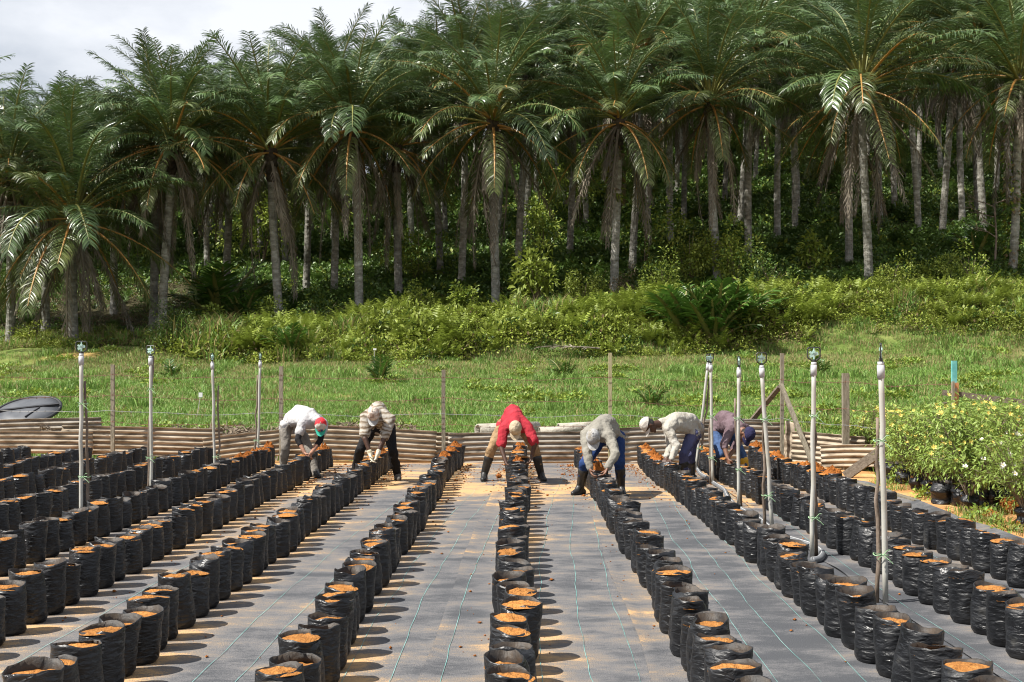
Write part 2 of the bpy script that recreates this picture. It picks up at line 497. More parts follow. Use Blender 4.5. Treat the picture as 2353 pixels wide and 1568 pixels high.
def sheet_material(name, hi, lo, stain):
    m = bpy.data.materials.new(name)
    m.use_nodes = True
    n, l = m.node_tree.nodes, m.node_tree.links
    b = n['Principled BSDF']; b.inputs['Roughness'].default_value = 0.85; b.inputs['Specular IOR Level'].default_value = 0.2
    t = n.new('ShaderNodeTexCoord')
    oi = n.new('ShaderNodeObjectInfo')
    sc = n.new('ShaderNodeVectorMath'); sc.operation = 'SCALE'; sc.inputs[0].default_value = (31, 7, 3)
    l.new(oi.outputs['Random'], sc.inputs['Scale'])
    ad = n.new('ShaderNodeVectorMath'); l.new(t.outputs['Object'], ad.inputs[0]); l.new(sc.outputs['Vector'], ad.inputs[1])
    s1 = n.new('ShaderNodeMapping'); s1.inputs['Scale'].default_value = (1.6, 1, 6)
    l.new(ad.outputs['Vector'], s1.inputs['Vector'])
    ns = n.new('ShaderNodeTexNoise'); ns.inputs['Scale'].default_value = 2.2; ns.inputs['Detail'].default_value = 8
    l.new(s1.outputs['Vector'], ns.inputs['Vector'])
    rp = n.new('ShaderNodeValToRGB'); e = rp.color_ramp.elements
    e[0].position = 0.32; e[0].color = (*stain, 1)
    e[1].position = 0.68; e[1].color = (*hi, 1)
    x = e.new(0.48); x.color = (*lo, 1)
    l.new(ns.outputs['Fac'], rp.inputs['Fac'])
    # darker tone in the valleys of the profile (attribute 'valley')
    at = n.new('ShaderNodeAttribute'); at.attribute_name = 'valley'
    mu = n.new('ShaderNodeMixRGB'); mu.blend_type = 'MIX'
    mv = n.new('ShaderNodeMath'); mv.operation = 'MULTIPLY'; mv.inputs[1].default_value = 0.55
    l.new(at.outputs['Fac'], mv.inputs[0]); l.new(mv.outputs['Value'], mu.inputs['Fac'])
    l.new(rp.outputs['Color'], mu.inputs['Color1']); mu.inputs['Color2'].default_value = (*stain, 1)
    l.new(mu.outputs['Color'], b.inputs['Base Color'])
    n2 = n.new('ShaderNodeTexNoise'); n2.inputs['Scale'].default_value = 40
    l.new(ad.outputs['Vector'], n2.inputs['Vector'])
    bp = n.new('ShaderNodeBump'); bp.inputs['Strength'].default_value = 0.3; bp.inputs['Distance'].default_value = 0.01
    l.new(n2.outputs['Fac'], bp.inputs['Height']); l.new(bp.outputs['Normal'], b.inputs['Normal'])
    return m


M['sheet_tan'] = sheet_material('tan_corrugated_sheet', (0.45, 0.39, 0.305), (0.33, 0.268, 0.195), (0.12, 0.095, 0.067))
M['sheet_grey'] = sheet_material('grey_corrugated_sheet', (0.42, 0.39, 0.34), (0.31, 0.272, 0.222), (0.11, 0.091, 0.07))

# ------------------------------------------------------------------ ground and terrain
Z50X, Z50 = [-60, -22, 0, 15, 22, 60], [1.3, 1.45, 1.72, 2.0, 2.3, 3.0]
Z60X, Z60 = [-60, -24, -12, -7, 0, 5, 10, 17, 24, 60], [1.8, 2.35, 2.9, 3.55, 3.95, 4.4, 4.7, 4.85, 5.1, 6.0]


def hz(x, y):
    x = np.asarray(x, float); y = np.asarray(y, float)
    z50, z60 = np.interp(x, Z50X, Z50), np.interp(x, Z60X, Z60)
    t = np.clip((y - 23.2) / 27.0, 0, 1)
    z = z50 * t ** 1.05
    u = np.clip((y - 50.5) / 8.0, 0, 1)
    u = 1 - (1 - u) ** 2.2
    z = z + (z60 - z50) * u
    back = np.clip(y - 58.5, 0, None)
    z = z + np.interp(x, [-14, 2], [0.0, 0.13]) * np.clip(y - 105, 0, 90)
    sl = np.interp(x, [-60, -20, 0, 20, 60], [0.19, 0.20, 0.19, 0.235, 0.24])
    z = z + sl * np.minimum(back, 130) + 0.02 * np.clip(back - 130, 0, None)
    amp = np.clip((y - 24) / 8, 0, 1)
    z = z + amp * (0.07 * vnoise(x * 0.5, y * 0.5, 3) + 0.10 * vnoise(x * 0.17, y * 0.2, 5))
    z = z + np.clip((y - 50) / 6, 0, 1) * 0.16 * vnoise(x * 0.7, y * 0.7, 9)
    return z


def hz1(x, y):
    return float(hz(np.array([x]), np.array([y]))[0])


xs = np.concatenate([np.linspace(-240, -42, 34), np.linspace(-40, 40, 201), np.linspace(42, 240, 34)])
ys = np.concatenate([np.linspace(-60, 20, 30), np.linspace(20.5, 75, 180), np.linspace(76, 420, 110)])
XX, YY = np.meshgrid(xs, ys)
ZZ = hz(XX, YY)
gv = np.stack([XX.ravel(), YY.ravel(), ZZ.ravel()], 1)
nx, ny = len(xs), len(ys)
ii, jj = np.meshgrid(np.arange(nx - 1), np.arange(ny - 1))
a = (jj * nx + ii).ravel()
gf = np.stack([a, a + 1, a + nx + 1, a + nx], 1)
gm = np_mesh('ground', gv, gf, M['ground'], smooth=True)
turf = np.clip((gv[:, 1] - 22.4) / 0.8, 0, 1)
turf *= 1 - 0.5 * np.clip(1.4 - np.hypot((gv[:, 0] + 18.3) / 1.6, (gv[:, 1] - 52.2) / 1.2), 0, 1)      # bare red cutting
turf *= 1 - 0.7 * np.clip(1.3 - np.hypot((gv[:, 0] + 30) / 7, (gv[:, 1] - 68) / 9), 0, 1)
turf *= 1 - 0.6 * np.clip(vnoise(gv[:, 0] * 0.35, gv[:, 1] * 0.5, 31) - 0.35, 0, 1) * (gv[:, 0] < -4) * (gv[:, 1] < 50)
at = gm.attributes.new('turf', 'FLOAT', 'POINT')
at.data.foreach_set('value', turf.astype(np.float32))
gm.attributes.new('litter', 'FLOAT', 'POINT').data.foreach_set('value', np.clip((gv[:, 1] - 60) / 4, 0, 1).astype(np.float32))
tag(link('ground', gm), kind='structure')

# weed mat: overlapping strips, each a few millimetres above the one before
mat_root = empty('weed_mat')
tag(mat_root, kind='structure')


def mat_curve(y):
    return 0.0034 * (y - 6.9) ** 2


def dust_at(x, y):
    d = np.full_like(x, 9.0)
    for rx in ROWX.values():
        d = np.minimum(d, np.abs(x - rx - 0.07))
    v = 0.30 * np.exp(-(d / 0.24) ** 2)
    v += 0.10 * np.clip((y - 12) / 6, 0, 1)
    v += 0.16 * np.clip(vnoise(x * 1.1, y * 0.45, 4), 0, 1) + 0.10 * vnoise(x * 0.6, y * 0.3, 8)
    for (px, py, w) in ((1098, 1128, 0.40), (1290, 1130, 0.3), (1450, 1135, 0.35), (1640, 1150, 0.35), (890, 1110, 0.3), (720, 1130, 0.3), (1240, 1250, 0.15), (1270, 1530, 0.12), (1050, 1230, 0.12)):
        g = G(px, py)
        v += w * np.exp(-(((x - g.x) / 0.45) ** 2 + ((y - g.y) / 1.1) ** 2))
    v -= 0.12 * np.clip((x - 1.2) / 1.0, 0, 1) * np.clip((12.5 - y) / 3, 0, 1)
    v += 0.07 * np.clip((1.6 - x) / 1.0, 0, 1)
    return v


edges = [-11.5, -7.6, -3.85, -0.55, 0.72, 2.62, 4.88]
for k in range(len(edges) - 1):
    e0, e1 = edges[k], edges[k + 1] + (0.05 if k < len(edges) - 2 else 0)
    nxm, nym = max(10, int((e1 - e0) / 0.08)), 190
    u = np.linspace(0, 1, nxm); yv = np.linspace(3.0, 21.9, nym)
    U, YV = np.meshgrid(u, yv)
    c0 = e0 + (mat_curve(yv) * 0.5 if 0 < k else 0 * yv) + (0.02 * vnoise(yv * 0.9, yv * 0 + k, 2) if k else 0)
    c1 = e1 + (mat_curve(yv) * 0.5 if k < len(edges) - 2 else 0 * yv) + 0.02 * vnoise(yv * 0.9, yv * 0 + k + 1, 2)
    XV = c0[:, None] * (1 - U) + c1[:, None] * U
    ZV = 0.004 + 0.004 * k + 0.0015 * np.abs(vnoise(XV * 2.2, YV * 1.5, 6 + k))
    if k == len(edges) - 2:
        ZV = ZV + np.clip((U - 0.93) / 0.07, 0, 1) * (0.035 + 0.03 * vnoise(YV * 1.3, YV * 0, 77))
    if k > 0:
        ZV = ZV + np.clip((0.02 - U) / 0.02, 0, 1) * (0.008 + 0.008 * vnoise(YV * 2, YV * 0, 41 + k))
    V = np.stack([XV.ravel(), YV.ravel(), ZV.ravel()], 1)
    ii, jj = np.meshgrid(np.arange(nxm - 1), np.arange(nym - 1))
    a = (jj * nxm + ii).ravel()
    me = np_mesh('mat_strip', V, np.stack([a, a + 1, a + nxm + 1, a + nxm], 1), M['mat'], smooth=True)
    dd = dust_at(V[:, 0], V[:, 1])
    edge = np.exp(-((V[:, 0] - np.repeat(c0, nxm)) / 0.03) ** 2) * (0.10 * (1 + vnoise(V[:, 1] * 1.7, V[:, 1] * 0 + k, 19)) if k else 0)
    at = me.attributes.new('dust', 'FLOAT', 'POINT')
    at.data.foreach_set('value', (dd + edge).astype(np.float32))
    link('mat_strip', me, mat_root)



def mat_top(x, y):
    k = 0
    for i in range(1, len(edges) - 1):
        if x > edges[i] + mat_curve(y) * 0.5: k = i
    return 0.006 + 0.004 * k


# woven marker threads
for x0 in (-9.6, -8.9, -7.9, -7.0, -6.0, -4.9, -4.65, -3.75, -2.9, -2.65, -1.8, -1.55, -0.985, -0.73, -0.45, 0.117, 0.39, 0.65, 1.40, 1.63, 1.88, 2.42, 2.72, 3.32, 3.6, 4.35):
    mb = MB()
    yv = np.linspace(3.2, 21.8, 140)
    ph = rnd.uniform(0, 50)
    cx = x0 + mat_curve(yv) + 0.022 * vnoise(yv * 0.9 + ph, yv * 0 + ph, 13) + 0.008 * vnoise(yv * 3.1 + ph, yv * 0, 14)
    v, f = [], []
    for i in range(len(yv)):
        for s in (-1, 1): v.append((cx[i] + s * 0.0016, yv[i], mat_top(cx[i], yv[i]) + 0.003))
    for i in range(len(yv) - 1): f.append((2 * i, 2 * i + 1, 2 * i + 3, 2 * i + 2))
    mb.add(v, f)
    mb.build('marker_thread', M['cyan'], mat_root)


# ------------------------------------------------------------------ geometry-node scatter for what nobody could count
def scatter(name, pts, rot, scl, idx, sources, label, cat):
    me = bpy.data.meshes.new(name)
    me.vertices.add(len(pts))
    me.vertices.foreach_set('co', np.asarray(pts, dtype=np.float32).ravel())
    for nm, tp, val, dt in (('rot', 'FLOAT', rot, np.float32), ('scl', 'FLOAT', scl, np.float32), ('idx', 'INT', idx, np.int32)):
        me.attributes.new(nm, tp, 'POINT').data.foreach_set('value', np.asarray(val, dtype=dt))
    o = link(name, me)
    src = bpy.data.collections.new(name + '_sources')
    for q, sm in enumerate(sources):
        so = bpy.data.objects.new('%s_source_%02d' % (name, q), sm)
        src.objects.link(so)
    g = bpy.data.node_groups.new(name + '_scatter', 'GeometryNodeTree')
    g.interface.new_socket('Geometry', in_out='INPUT', socket_type='NodeSocketGeometry')
    g.interface.new_socket('Geometry', in_out='OUTPUT', socket_type='NodeSocketGeometry')
    N, L = g.nodes, g.links
    gi, go = N.new('NodeGroupInput'), N.new('NodeGroupOutput')
    ci = N.new('GeometryNodeCollectionInfo')
    ci.inputs['Collection'].default_value = src
    ci.inputs['Separate Children'].default_value = True
    ci.inputs['Reset Children'].default_value = True
    ip = N.new('GeometryNodeInstanceOnPoints')
    ip.inputs['Pick Instance'].default_value = True

    def attr(nm, tp):
        q = N.new('GeometryNodeInputNamedAttribute')
        q.data_type = tp
        q.inputs['Name'].default_value = nm
        return q.outputs['Attribute']
    cx = N.new('ShaderNodeCombineXYZ')
    L.new(attr('rot', 'FLOAT'), cx.inputs['Z'])
    L.new(gi.outputs[0], ip.inputs['Points'])
    L.new(ci.outputs[0], ip.inputs['Instance'])
    L.new(attr('idx', 'INT'), ip.inputs['Instance Index'])
    L.new(cx.outputs['Vector'], ip.inputs['Rotation'])
    L.new(attr('scl', 'FLOAT'), ip.inputs['Scale'])
    L.new(ip.outputs['Instances'], go.inputs[0])
    md = o.modifiers.new('scatter', 'NODES')
    md.node_group = g
    tag(o, label, cat, kind='stuff')
    return o


def blade_tuft(name, n, rad, h0, h1, w, mats, lean=0.5, dry=0.0, seed=0):
    r = np.random.default_rng(seed)
    V, F, MI = [], [], []
    for i in range(n):
        a, d = r.uniform(0, 2 * np.pi), rad * math.sqrt(r.uniform())
        b = np.array([d * math.cos(a), d * math.sin(a), -0.02])
        h = r.uniform(h0, h1)
        la = r.uniform(0, 2 * np.pi)
        ln = lean * r.uniform(0.15, 1.0) * h
        dirv = np.array([math.cos(la), math.sin(la), 0])
        sa = r.uniform(0, 2 * np.pi)
        side = np.array([math.cos(sa), math.sin(sa), 0]) * w * r.uniform(0.7, 1.3) / 2
        m_ = b + np.array([0, 0, 0.6 * h]) + dirv * ln * 0.35
        t_ = b + np.array([0, 0, h * (1 - 0.25 * lean)]) + dirv * ln
        k = len(V)
        V += [b - side, b + side, m_ + side * 0.8, m_ - side * 0.8, t_]
        F += [(k, k + 1, k + 2), (k, k + 2, k + 3), (k + 3, k + 2, k + 4)]
        MI += [1 if r.uniform() < dry else 0] * 3
    return np_mesh(name, V, F, mats, MI)


def leaf_clump(name, n, rx, rz, ll, lw, mats, seed=0, up=0.35, second=0.0, core=0.35):
    """leaves spread through a low dome, folded along the midrib, tilted outwards and up"""
    r = np.random.default_rng(seed)
    V, F, MI = [], [], []
    for i in range(n):
        d = r.normal(size=3); d[2] = abs(d[2]) * 0.9 - 0.12; d /= np.linalg.norm(d)
        q = core + (1 - core) * r.uniform() ** 0.5
        p = d * np.array([rx, rx, rz]) * q
        ax = d * 0.8 + r.normal(size=3) * 0.65 + np.array([0, 0, up - 0.3]); ax /= np.linalg.norm(ax)
        nn = np.array([0, 0, 1.0]) + r.normal(size=3) * 0.55
        sd = np.cross(ax, nn); sd /= np.linalg.norm(sd) + 1e-9
        nn = np.cross(sd, ax)
        L, W = ll * r.uniform(0.6, 1.3), lw * r.uniform(0.7, 1.25)
        k = len(V)
        mid = p + ax * L * 0.45
        tip = p + ax * L - np.array([0, 0, 0.16 * L])
        V += [p, mid + sd * W / 2 + nn * W * 0.16, tip, mid - sd * W / 2 + nn * W * 0.16]
        F += [(k, k + 1, k + 2), (k, k + 2, k + 3)]
        MI += [1 if r.uniform() < second else 0] * 2
    return np_mesh(name, V, F, mats, MI)


def fern_clump(name, nf, L, mats, seed=0, leafl=0.16, nl=14, rise=1.0):
    r = np.random.default_rng(seed)
    V, F = [], []
    for i in range(nf):
        a = r.uniform(0, 2 * np.pi)
        out = np.array([math.cos(a), math.sin(a), 0]); sd0 = np.array([-math.sin(a), math.cos(a), 0])
        l_ = L * r.uniform(0.6, 1.1); th0 = r.uniform(0.15, 0.55); bend = r.uniform(0.6, 1.3)
        p = np.array([0, 0, 0.0]) + out * 0.04
        st = 1.0 / nl
        for j in range(nl):
            th = th0 + bend * (j / nl) ** 1.3
            t = out * math.sin(th) + np.array([0, 0, rise]) * math.cos(th)
            p2 = p + t * l_ * st
            if j > 1:
                ll = leafl * math.sin(math.pi * min(1, (j + 1.5) / (nl + 1.5))) ** 0.7 * l_ / L
                for s in (-1, 1):
                    ax = sd0 * s * 0.9 + t * 0.45 + r.normal(size=3) * 0.12 - np.array([0, 0, 0.15])
                    k = len(V)
                    w = t * l_ * st * 0.36
                    V += [p - w, p + w, p + ax * ll]
                    F += [(k, k + 1, k + 2)]
            k = len(V)
            V += [p - sd0 * 0.006, p + sd0 * 0.006, p2]
            F += [(k, k + 1, k + 2)]
            p = p2
    return np_mesh(name, V, F, mats)


# ------------------------------------------------------------------ oil palms
def frond_data(L, th0, bend, nleaf, leafl, droop, seed, width=0.062, petiole=0.16, spread=0.8, power=1.4):
    """rachis leaves the origin in the XZ plane; leaflets on both sides. Returns V, F (tris), material index (0 leaf, 1 rachis)"""
    r = np.random.default_rng(seed)
    n = 26
    s = np.linspace(0, 1, n)
    th = th0 + bend * s ** power
    yaw = r.uniform(-0.25, 0.25) * s ** 2
    dx, dz = np.sin(th) * np.cos(yaw), np.cos(th)
    dy = np.sin(th) * np.sin(yaw)
    T = np.stack([dx, dy, dz], 1)
    Pp = np.concatenate([[[0, 0, 0]], np.cumsum((T[1:] + T[:-1]) / 2 * (L / (n - 1)), 0)])
    V, F, MI = [], [], []
    # rachis, square section
    rad = 0.055 * (1 - s) ** 0.8 + 0.008
    for i in range(0, n, 2):
        t = T[i]
        sd = np.array([-math.sin(yaw[i]), math.cos(yaw[i]), 0]); up = np.cross(t, sd)
        for (a_, b_) in ((1, 0.6), (-1, 0.6), (-1, -0.6), (1, -0.6)):
            V.append(Pp[i] + sd * rad[i] * a_ + up * rad[i] * b_)
    m = len(range(0, n, 2))
    for i in range(m - 1):
        for k in range(4):
            k2 = (k + 1) % 4
            a_, b_, c_, d_ = i * 4 + k, i * 4 + k2, i * 4 + 4 + k2, i * 4 + 4 + k
            F += [(a_, b_, c_), (a_, c_, d_)]; MI += [1, 1]
    for j in range(nleaf):
        q = petiole + (1 - petiole) * (j + r.uniform(0, 0.7)) / nleaf
        q = min(q, 0.995)
        fi = q * (n - 1); i = int(fi); w = fi - i
        p = Pp[i] * (1 - w) + Pp[min(i + 1, n - 1)] * w
        t = T[i] * (1 - w) + T[min(i + 1, n - 1)] * w
        sd = np.array([-math.sin(yaw[i]), math.cos(yaw[i]), 0]); up = np.cross(t, sd)
        if up[2] < 0 and th0 < 1.6: up = up
        prof = (0.45 + 0.55 * math.sin(math.pi * min(1.0, (q - petiole) / (1 - petiole) * 0.85 + 0.12)))
        for sgn in (-1, 1):
            l_ = leafl * prof * r.uniform(0.85, 1.12)
            tilt = r.choice([-0.25, 0.1, 0.4]) + r.normal() * 0.12
            fw = 0.35 + 0.5 * q + r.normal() * 0.08
            d = sd * sgn * spread + t * fw + up * (-tilt * 0.6)
            d /= np.linalg.norm(d)
            wv = np.cross(d, up + 0.3 * r.normal(size=3)); wv /= np.linalg.norm(wv) + 1e-9
            W = width * r.uniform(0.8, 1.15) / 2
            k = len(V)
            c = p.copy(); dd = d.copy()
            V += [c - wv * W * 0.5, c + wv * W * 0.5]
            for g_ in range(2):
                c = c + dd * l_ * (0.42 if g_ == 0 else 0.33)
                dd = dd + np.array([0, 0, -1.0]) * droop * (0.35 + 0.5 * g_); dd /= np.linalg.norm(dd)
                V += [c - wv * W * (1 if g_ == 0 else 0.75), c + wv * W * (1 if g_ == 0 else 0.75)]
            c = c + dd * l_ * 0.3
            V += [c]
            F += [(k, k + 1, k + 3), (k, k + 3, k + 2), (k + 2, k + 3, k + 5), (k + 2, k + 5, k + 4), (k + 4, k + 5, k + 6)]
            MI += [0] * 5
    return np.array(V), np.array(F, dtype=np.int32), np.array(MI)


FR = {'spear': [], 'up': [], 'mid': [], 'low': [], 'droop': [], 'dead': []}
for q in range(6): FR['up'].append(frond_data(rnd.uniform(4.8, 6.0), rnd.uniform(0.05, 0.34), rnd.uniform(0.7, 1.5), 78, 0.84, 0.5, 100 + q, width=0.042))
for q in range(7): FR['mid'].append(frond_data(rnd.uniform(5.0, 6.2), rnd.uniform(0.45, 0.85), rnd.uniform(0.95, 1.6), 80, 0.92, 0.64, 200 + q, width=0.042))
for q in range(8): FR['low'].append(frond_data(rnd.uniform(4.8, 6.0), rnd.uniform(0.92, 1.5), rnd.uniform(0.7, 1.35), 78, 0.92, 0.78, 300 + q, width=0.042))
for q in range(5): FR['droop'].append(frond_data(rnd.uniform(4.2, 5.4), rnd.uniform(1.5, 1.9), rnd.uniform(0.75, 1.2), 66, 0.8, 0.95, 400 + q, width=0.04, power=0.7))
for q in range(7): FR['dead'].append(frond_data(rnd.uniform(2.8, 6.0), rnd.uniform(1.95, 2.7), rnd.uniform(0.4, 0.85), 54, 0.55, 1.25, 500 + q, width=0.034, power=0.45, spread=0.36))
MATS_FOR = {'up': ('frond', 'rachis'), 'mid': ('frond', 'rachis'), 'low': ('frond', 'rachis'), 'droop': ('frond_old', 'rachis_old'), 'dead': ('frond_dead', 'frond_dead')}
FRM = {}
for kx, lst in FR.items():
    FRM[kx] = [np_mesh('frond', V, F, [M[MATS_FOR[kx][0]], M[MATS_FOR[kx][1]]], MI) for (V, F, MI) in lst]
FRM['low_old'] = [np_mesh('frond', V, F, [M['frond_old'], M['rachis_old']], MI) for (V, F, MI) in FR['low']]


def frond_plan(r, n_up=9, n_mid=15, n_low=14, n_droop=7, n_dead=6):
    out = []
    for kind, n in (('up', n_up), ('mid', n_mid), ('low', n_low), ('droop', n_droop), ('dead', n_dead)):
        a0 = r.uniform(0, 6.28)
        for i in range(n):
            a_ = a0 + 2.39996 * i + r.uniform(-0.2, 0.2)
            kk = kind
            if kind == 'low' and r.random() < 0.3: kk = 'low_old'
            z = {'up': 0.35, 'mid': 0.15, 'low': -0.05, 'droop': -0.3, 'dead': -0.6}[kind] + r.uniform(-0.12, 0.12)
            out.append((kk, r.randrange(len(FRM[kk])), a_, z, r.uniform(0.88, 1.08), r.uniform(-0.12, 0.12)))
    return out


def trunk_mesh(h, r0, seed, dark_from=0.82):
    r = random.Random(seed)
    nseg = int(h / 0.16); n = 12
    mb = MB()
    lean = (r.uniform(-0.05, 0.05), r.uniform(-0.05, 0.05)); ph = r.uniform(0, 6)
    v, f, m_ = [], [], []
    for i in range(nseg + 1):
        t = i / nseg; z = h * t
        rr = r0 * (1.0 + 0.35 * math.exp(-t * h / 0.5) - 0.12 * t)
        rr *= 1.0 + (0.045 if i % 2 else -0.03) + r.uniform(-0.02, 0.02)
        if t > dark_from: rr *= 1.0 + 0.55 * min(1, (t - dark_from) / 0.1)
        cx, cy = lean[0] * z + 0.05 * math.sin(z * 0.5 + ph), lean[1] * z + 0.05 * math.cos(z * 0.45 + ph)
        for k in range(n):
            a_ = 2 * math.pi * k / n
            q = rr * (1 + r.uniform(-0.05, 0.05))
            if t > dark_from: q *= 1 + 0.14 * ((i + k) % 2)
            v.append((cx + q * math.cos(a_), cy + q * math.sin(a_), z + r.uniform(-0.02, 0.02)))
    for i in range(nseg):
        for k in range(n):
            k2 = (k + 1) % n
            f.append((i * n + k, i * n + k2, (i + 1) * n + k2, (i + 1) * n + k))
            m_.append(1 if (i / nseg) > dark_from else 0)
    f.append(tuple(nseg * n + k for k in range(n))); m_.append(1)
    mb.v, mb.f, mb.m = v, f, m_
    top = (lean[0] * h + 0.05 * math.sin(h * 0.5 + ph), lean[1] * h + 0.05 * math.cos(h * 0.45 + ph), h)
    return mb.mesh('trunk', [M['trunk'], M['trunk_dark']], smooth=False), top


def palm(x, y, h, label, group, seed, n=(9, 15, 14, 7, 6), size=1.0):
    r = random.Random(seed)
    root = empty('oil_palm', (x, y, hz1(x, y) - 0.15), 0)
    tag(root, label, 'palm tree', group)
    tm, top = trunk_mesh(h, 0.205, seed)
    link('trunk', tm, root)
    for (kk, vi, a_, z, s, tl) in frond_plan(r, n[0] - 1 + r.randrange(3), n[1] - 2, n[2] + 4, n[3] + 1, r.randrange(7, 14)):
        o = link('frond', FRM[kk][vi], root, (top[0] + 0.2 * math.cos(a_), top[1] + 0.2 * math.sin(a_), top[2] + z), (tl, tl * 0.7, a_))
        o.scale = (s * size,) * 3
    return root


CROWNS, CROWN_ARR = [], []
for q in range(4):
    r = random.Random(900 + q)
    VV, FF, MM = [], [], []
    off = 0
    keys = ['frond', 'rachis', 'frond_old', 'rachis_old', 'frond_dead']
    for (kk, vi, a_, z, s, tl) in frond_plan(r, 8, 13, 18, 10, 13):
        V, F, MI = FR['low' if kk == 'low_old' else kk][vi]
        Rm = np.array(Matrix.Rotation(a_, 3, 'Z') @ Matrix.Rotation(tl, 3, 'X'))
        VV.append(V @ Rm.T * s + np.array([0.2 * math.cos(a_), 0.2 * math.sin(a_), z]))
        FF.append(F + off); off += len(V)
        base = {'droop': 2, 'low_old': 2, 'dead': 4}.get(kk, 0)
        MM.append(np.where(MI == 1, min(base + 1, 4), base))
    CROWN_ARR.append((np.concatenate(VV), np.concatenate(FF), np.concatenate(MM)))
    CROWNS.append(np_mesh('crown', np.concatenate(VV), np.concatenate(FF), [M[k] for k in keys], np.concatenate(MM)))
TRUNKS = [trunk_mesh(hh, 0.20, 40 + q) for q, hh in enumerate((8.4, 9.6, 10.8, 12.4))]


def far_palm(x, y, ti, label, group, rz):
    root = empty('oil_palm', (x, y, hz1(x, y) - 0.2), rz)
    tag(root, label, 'palm tree', group)
    tm, top = TRUNKS[ti]
    link('trunk', tm, root)
    o = link('crown', CROWNS[rnd.randrange(4)], root, top, (0, 0, rnd.uniform(0, 6.28)))
    s = rnd.uniform(0.9, 1.06)
    o.scale = (s, s, s)
    return root


def at_y(px, Y): return (px - VX) / FPX * Y


FRONT = [  # photo column, distance, crown row in the photo, label, frond counts
    (22, 57.5, 400, 'oil palm at the left picture edge with thick grey trunk', (8, 13, 12, 5, 4)),
    (170, 55.5, 492, 'short oil palm with low spreading crown above the black tank lid', (8, 15, 14, 10, 6)),
    (372, 58, 322, 'tall oil palm with white lower trunk behind the round bush at left', (10, 16, 15, 8, 6)),
    (640, 59, 338, 'oil palm rising behind the man in the white T-shirt', (9, 15, 13, 6, 7)),
    (828, 60, 290, 'oil palm with pale ringed trunk behind the man in the patterned shirt', (10, 16, 14, 8, 9)),
    (920, 63, 330, 'oil palm with dark trunk just right of the pale-trunked one', (8, 13, 12, 5, 7)),
    (1137, 60, 275, 'oil palm with tall pale grey trunk behind the red-shirted man', (10, 16, 14, 7, 7)),
    (1413, 60, 270, 'oil palm with slender pale trunk directly behind the tallest pale fence post', (10, 16, 14, 8, 7)),
    (1648, 61, 225, 'oil palm whose trunk foot hides behind the large leafy shrub', (10, 16, 14, 7, 7)),
    (1995, 60, 195, 'oil palm with straight dark trunk behind the tallest sprinkler', (10, 16, 14, 6, 5)),
    (1948, 65, 260, 'oil palm with curled-bark grey trunk just left of the straight dark trunk', (9, 13, 12, 6, 9)),
    (2325, 61, 180, 'oil palm with creeper-covered trunk at the right picture edge', (10, 16, 14, 7, 5)),
]
FRONT_G = 'front rank of oil palms above the bank'
for i, (px, Y, cy, lab, n) in enumerate(FRONT):
    x = at_y(px, Y)
    h = P(px, cy, Y).z - hz1(x, Y) + 0.15
    palm(x, Y, max(h, 4.5), lab, FRONT_G, 300 + i, n, 1.0 + 0.08 * math.sin(i * 2.3))
SECOND = [  # second rank, told apart by the trunks they stand between
    (-130, 64, 2, 'oil palm partly outside the left picture edge, second rank'),
    (105, 62, 0, 'oil palm between the left-edge trunk and the short palm'),
    (262, 68, 0, 'oil palm with grey trunk right of the short low palm'),
    (350, 61, 1, 'oil palm with dark trunk touching the white lower trunk'),
    (516, 66, 1, 'oil palm behind the gap left of the white T-shirt man'),
    (770, 67, 2, 'oil palm with brown trunk left of the pale ringed trunk'),
    (700, 72, 2, 'oil palm set back between the two trunks behind the white T-shirt man'),
    (1016, 72, 2, 'oil palm with mossy trunk halfway between patterned and red shirts'),
    (1062, 68, 3, 'oil palm with black trunk left of the red-shirted man\'s palm'),
    (1190, 70, 3, 'oil palm with black trunk right of the tall pale grey trunk'),
    (1310, 74, 3, 'oil palm behind the gap between red-shirted and grey-shirted men'),
    (1453, 67, 3, 'oil palm with dark trunk right of the slender pale trunk'),
    (1540, 74, 3, 'oil palm set back left of the large leafy shrub'),
    (1718, 68, 3, 'oil palm with dark trunk rising right of the large leafy shrub'),
    (1785, 76, 3, 'oil palm with shaded trunk above the pair of sprinklers'),
    (1828, 82, 3, 'oil palm with mossy trunk set back right of the shaded trunk'),
    (2110, 78, 3, 'oil palm with black trunk right of the straight dark trunk'),
    (2165, 72, 3, 'oil palm with mossy trunk between the dark trunk and bare branches'),
    (2262, 68, 3, 'oil palm with grey trunk beside the bare twiggy branches'),
    (2210, 78, 3, 'oil palm with thin black trunk among the bare twiggy branches'),
    (2440, 66, 3, 'oil palm partly outside the right picture edge, second rank'),
]
for (px, Y, ti, lab) in SECOND:
    far_palm(at_y(px, Y), Y, ti, lab, 'second rank of oil palms', rnd.uniform(0, 6.28))
for j, Y in enumerate((83, 90, 97, 105, 114, 124)):
    x = -44 + (j % 2) * 4.2
    while x < 46:
        xx, yy = x + rnd.uniform(-1.3, 1.3), Y + rnd.uniform(-1.5, 1.5)
        px = VX + xx / yy * FPX
        if -220 < px < 2560:
            ti = 0 if px < 420 else (1 if px < 760 else (2 if px < 1000 else 3))
            far_palm(xx, yy, ti, 'oil palm deep in the grove behind the second rank', 'oil palms deep in the grove', rnd.uniform(0, 6.28))
        x += 7.4

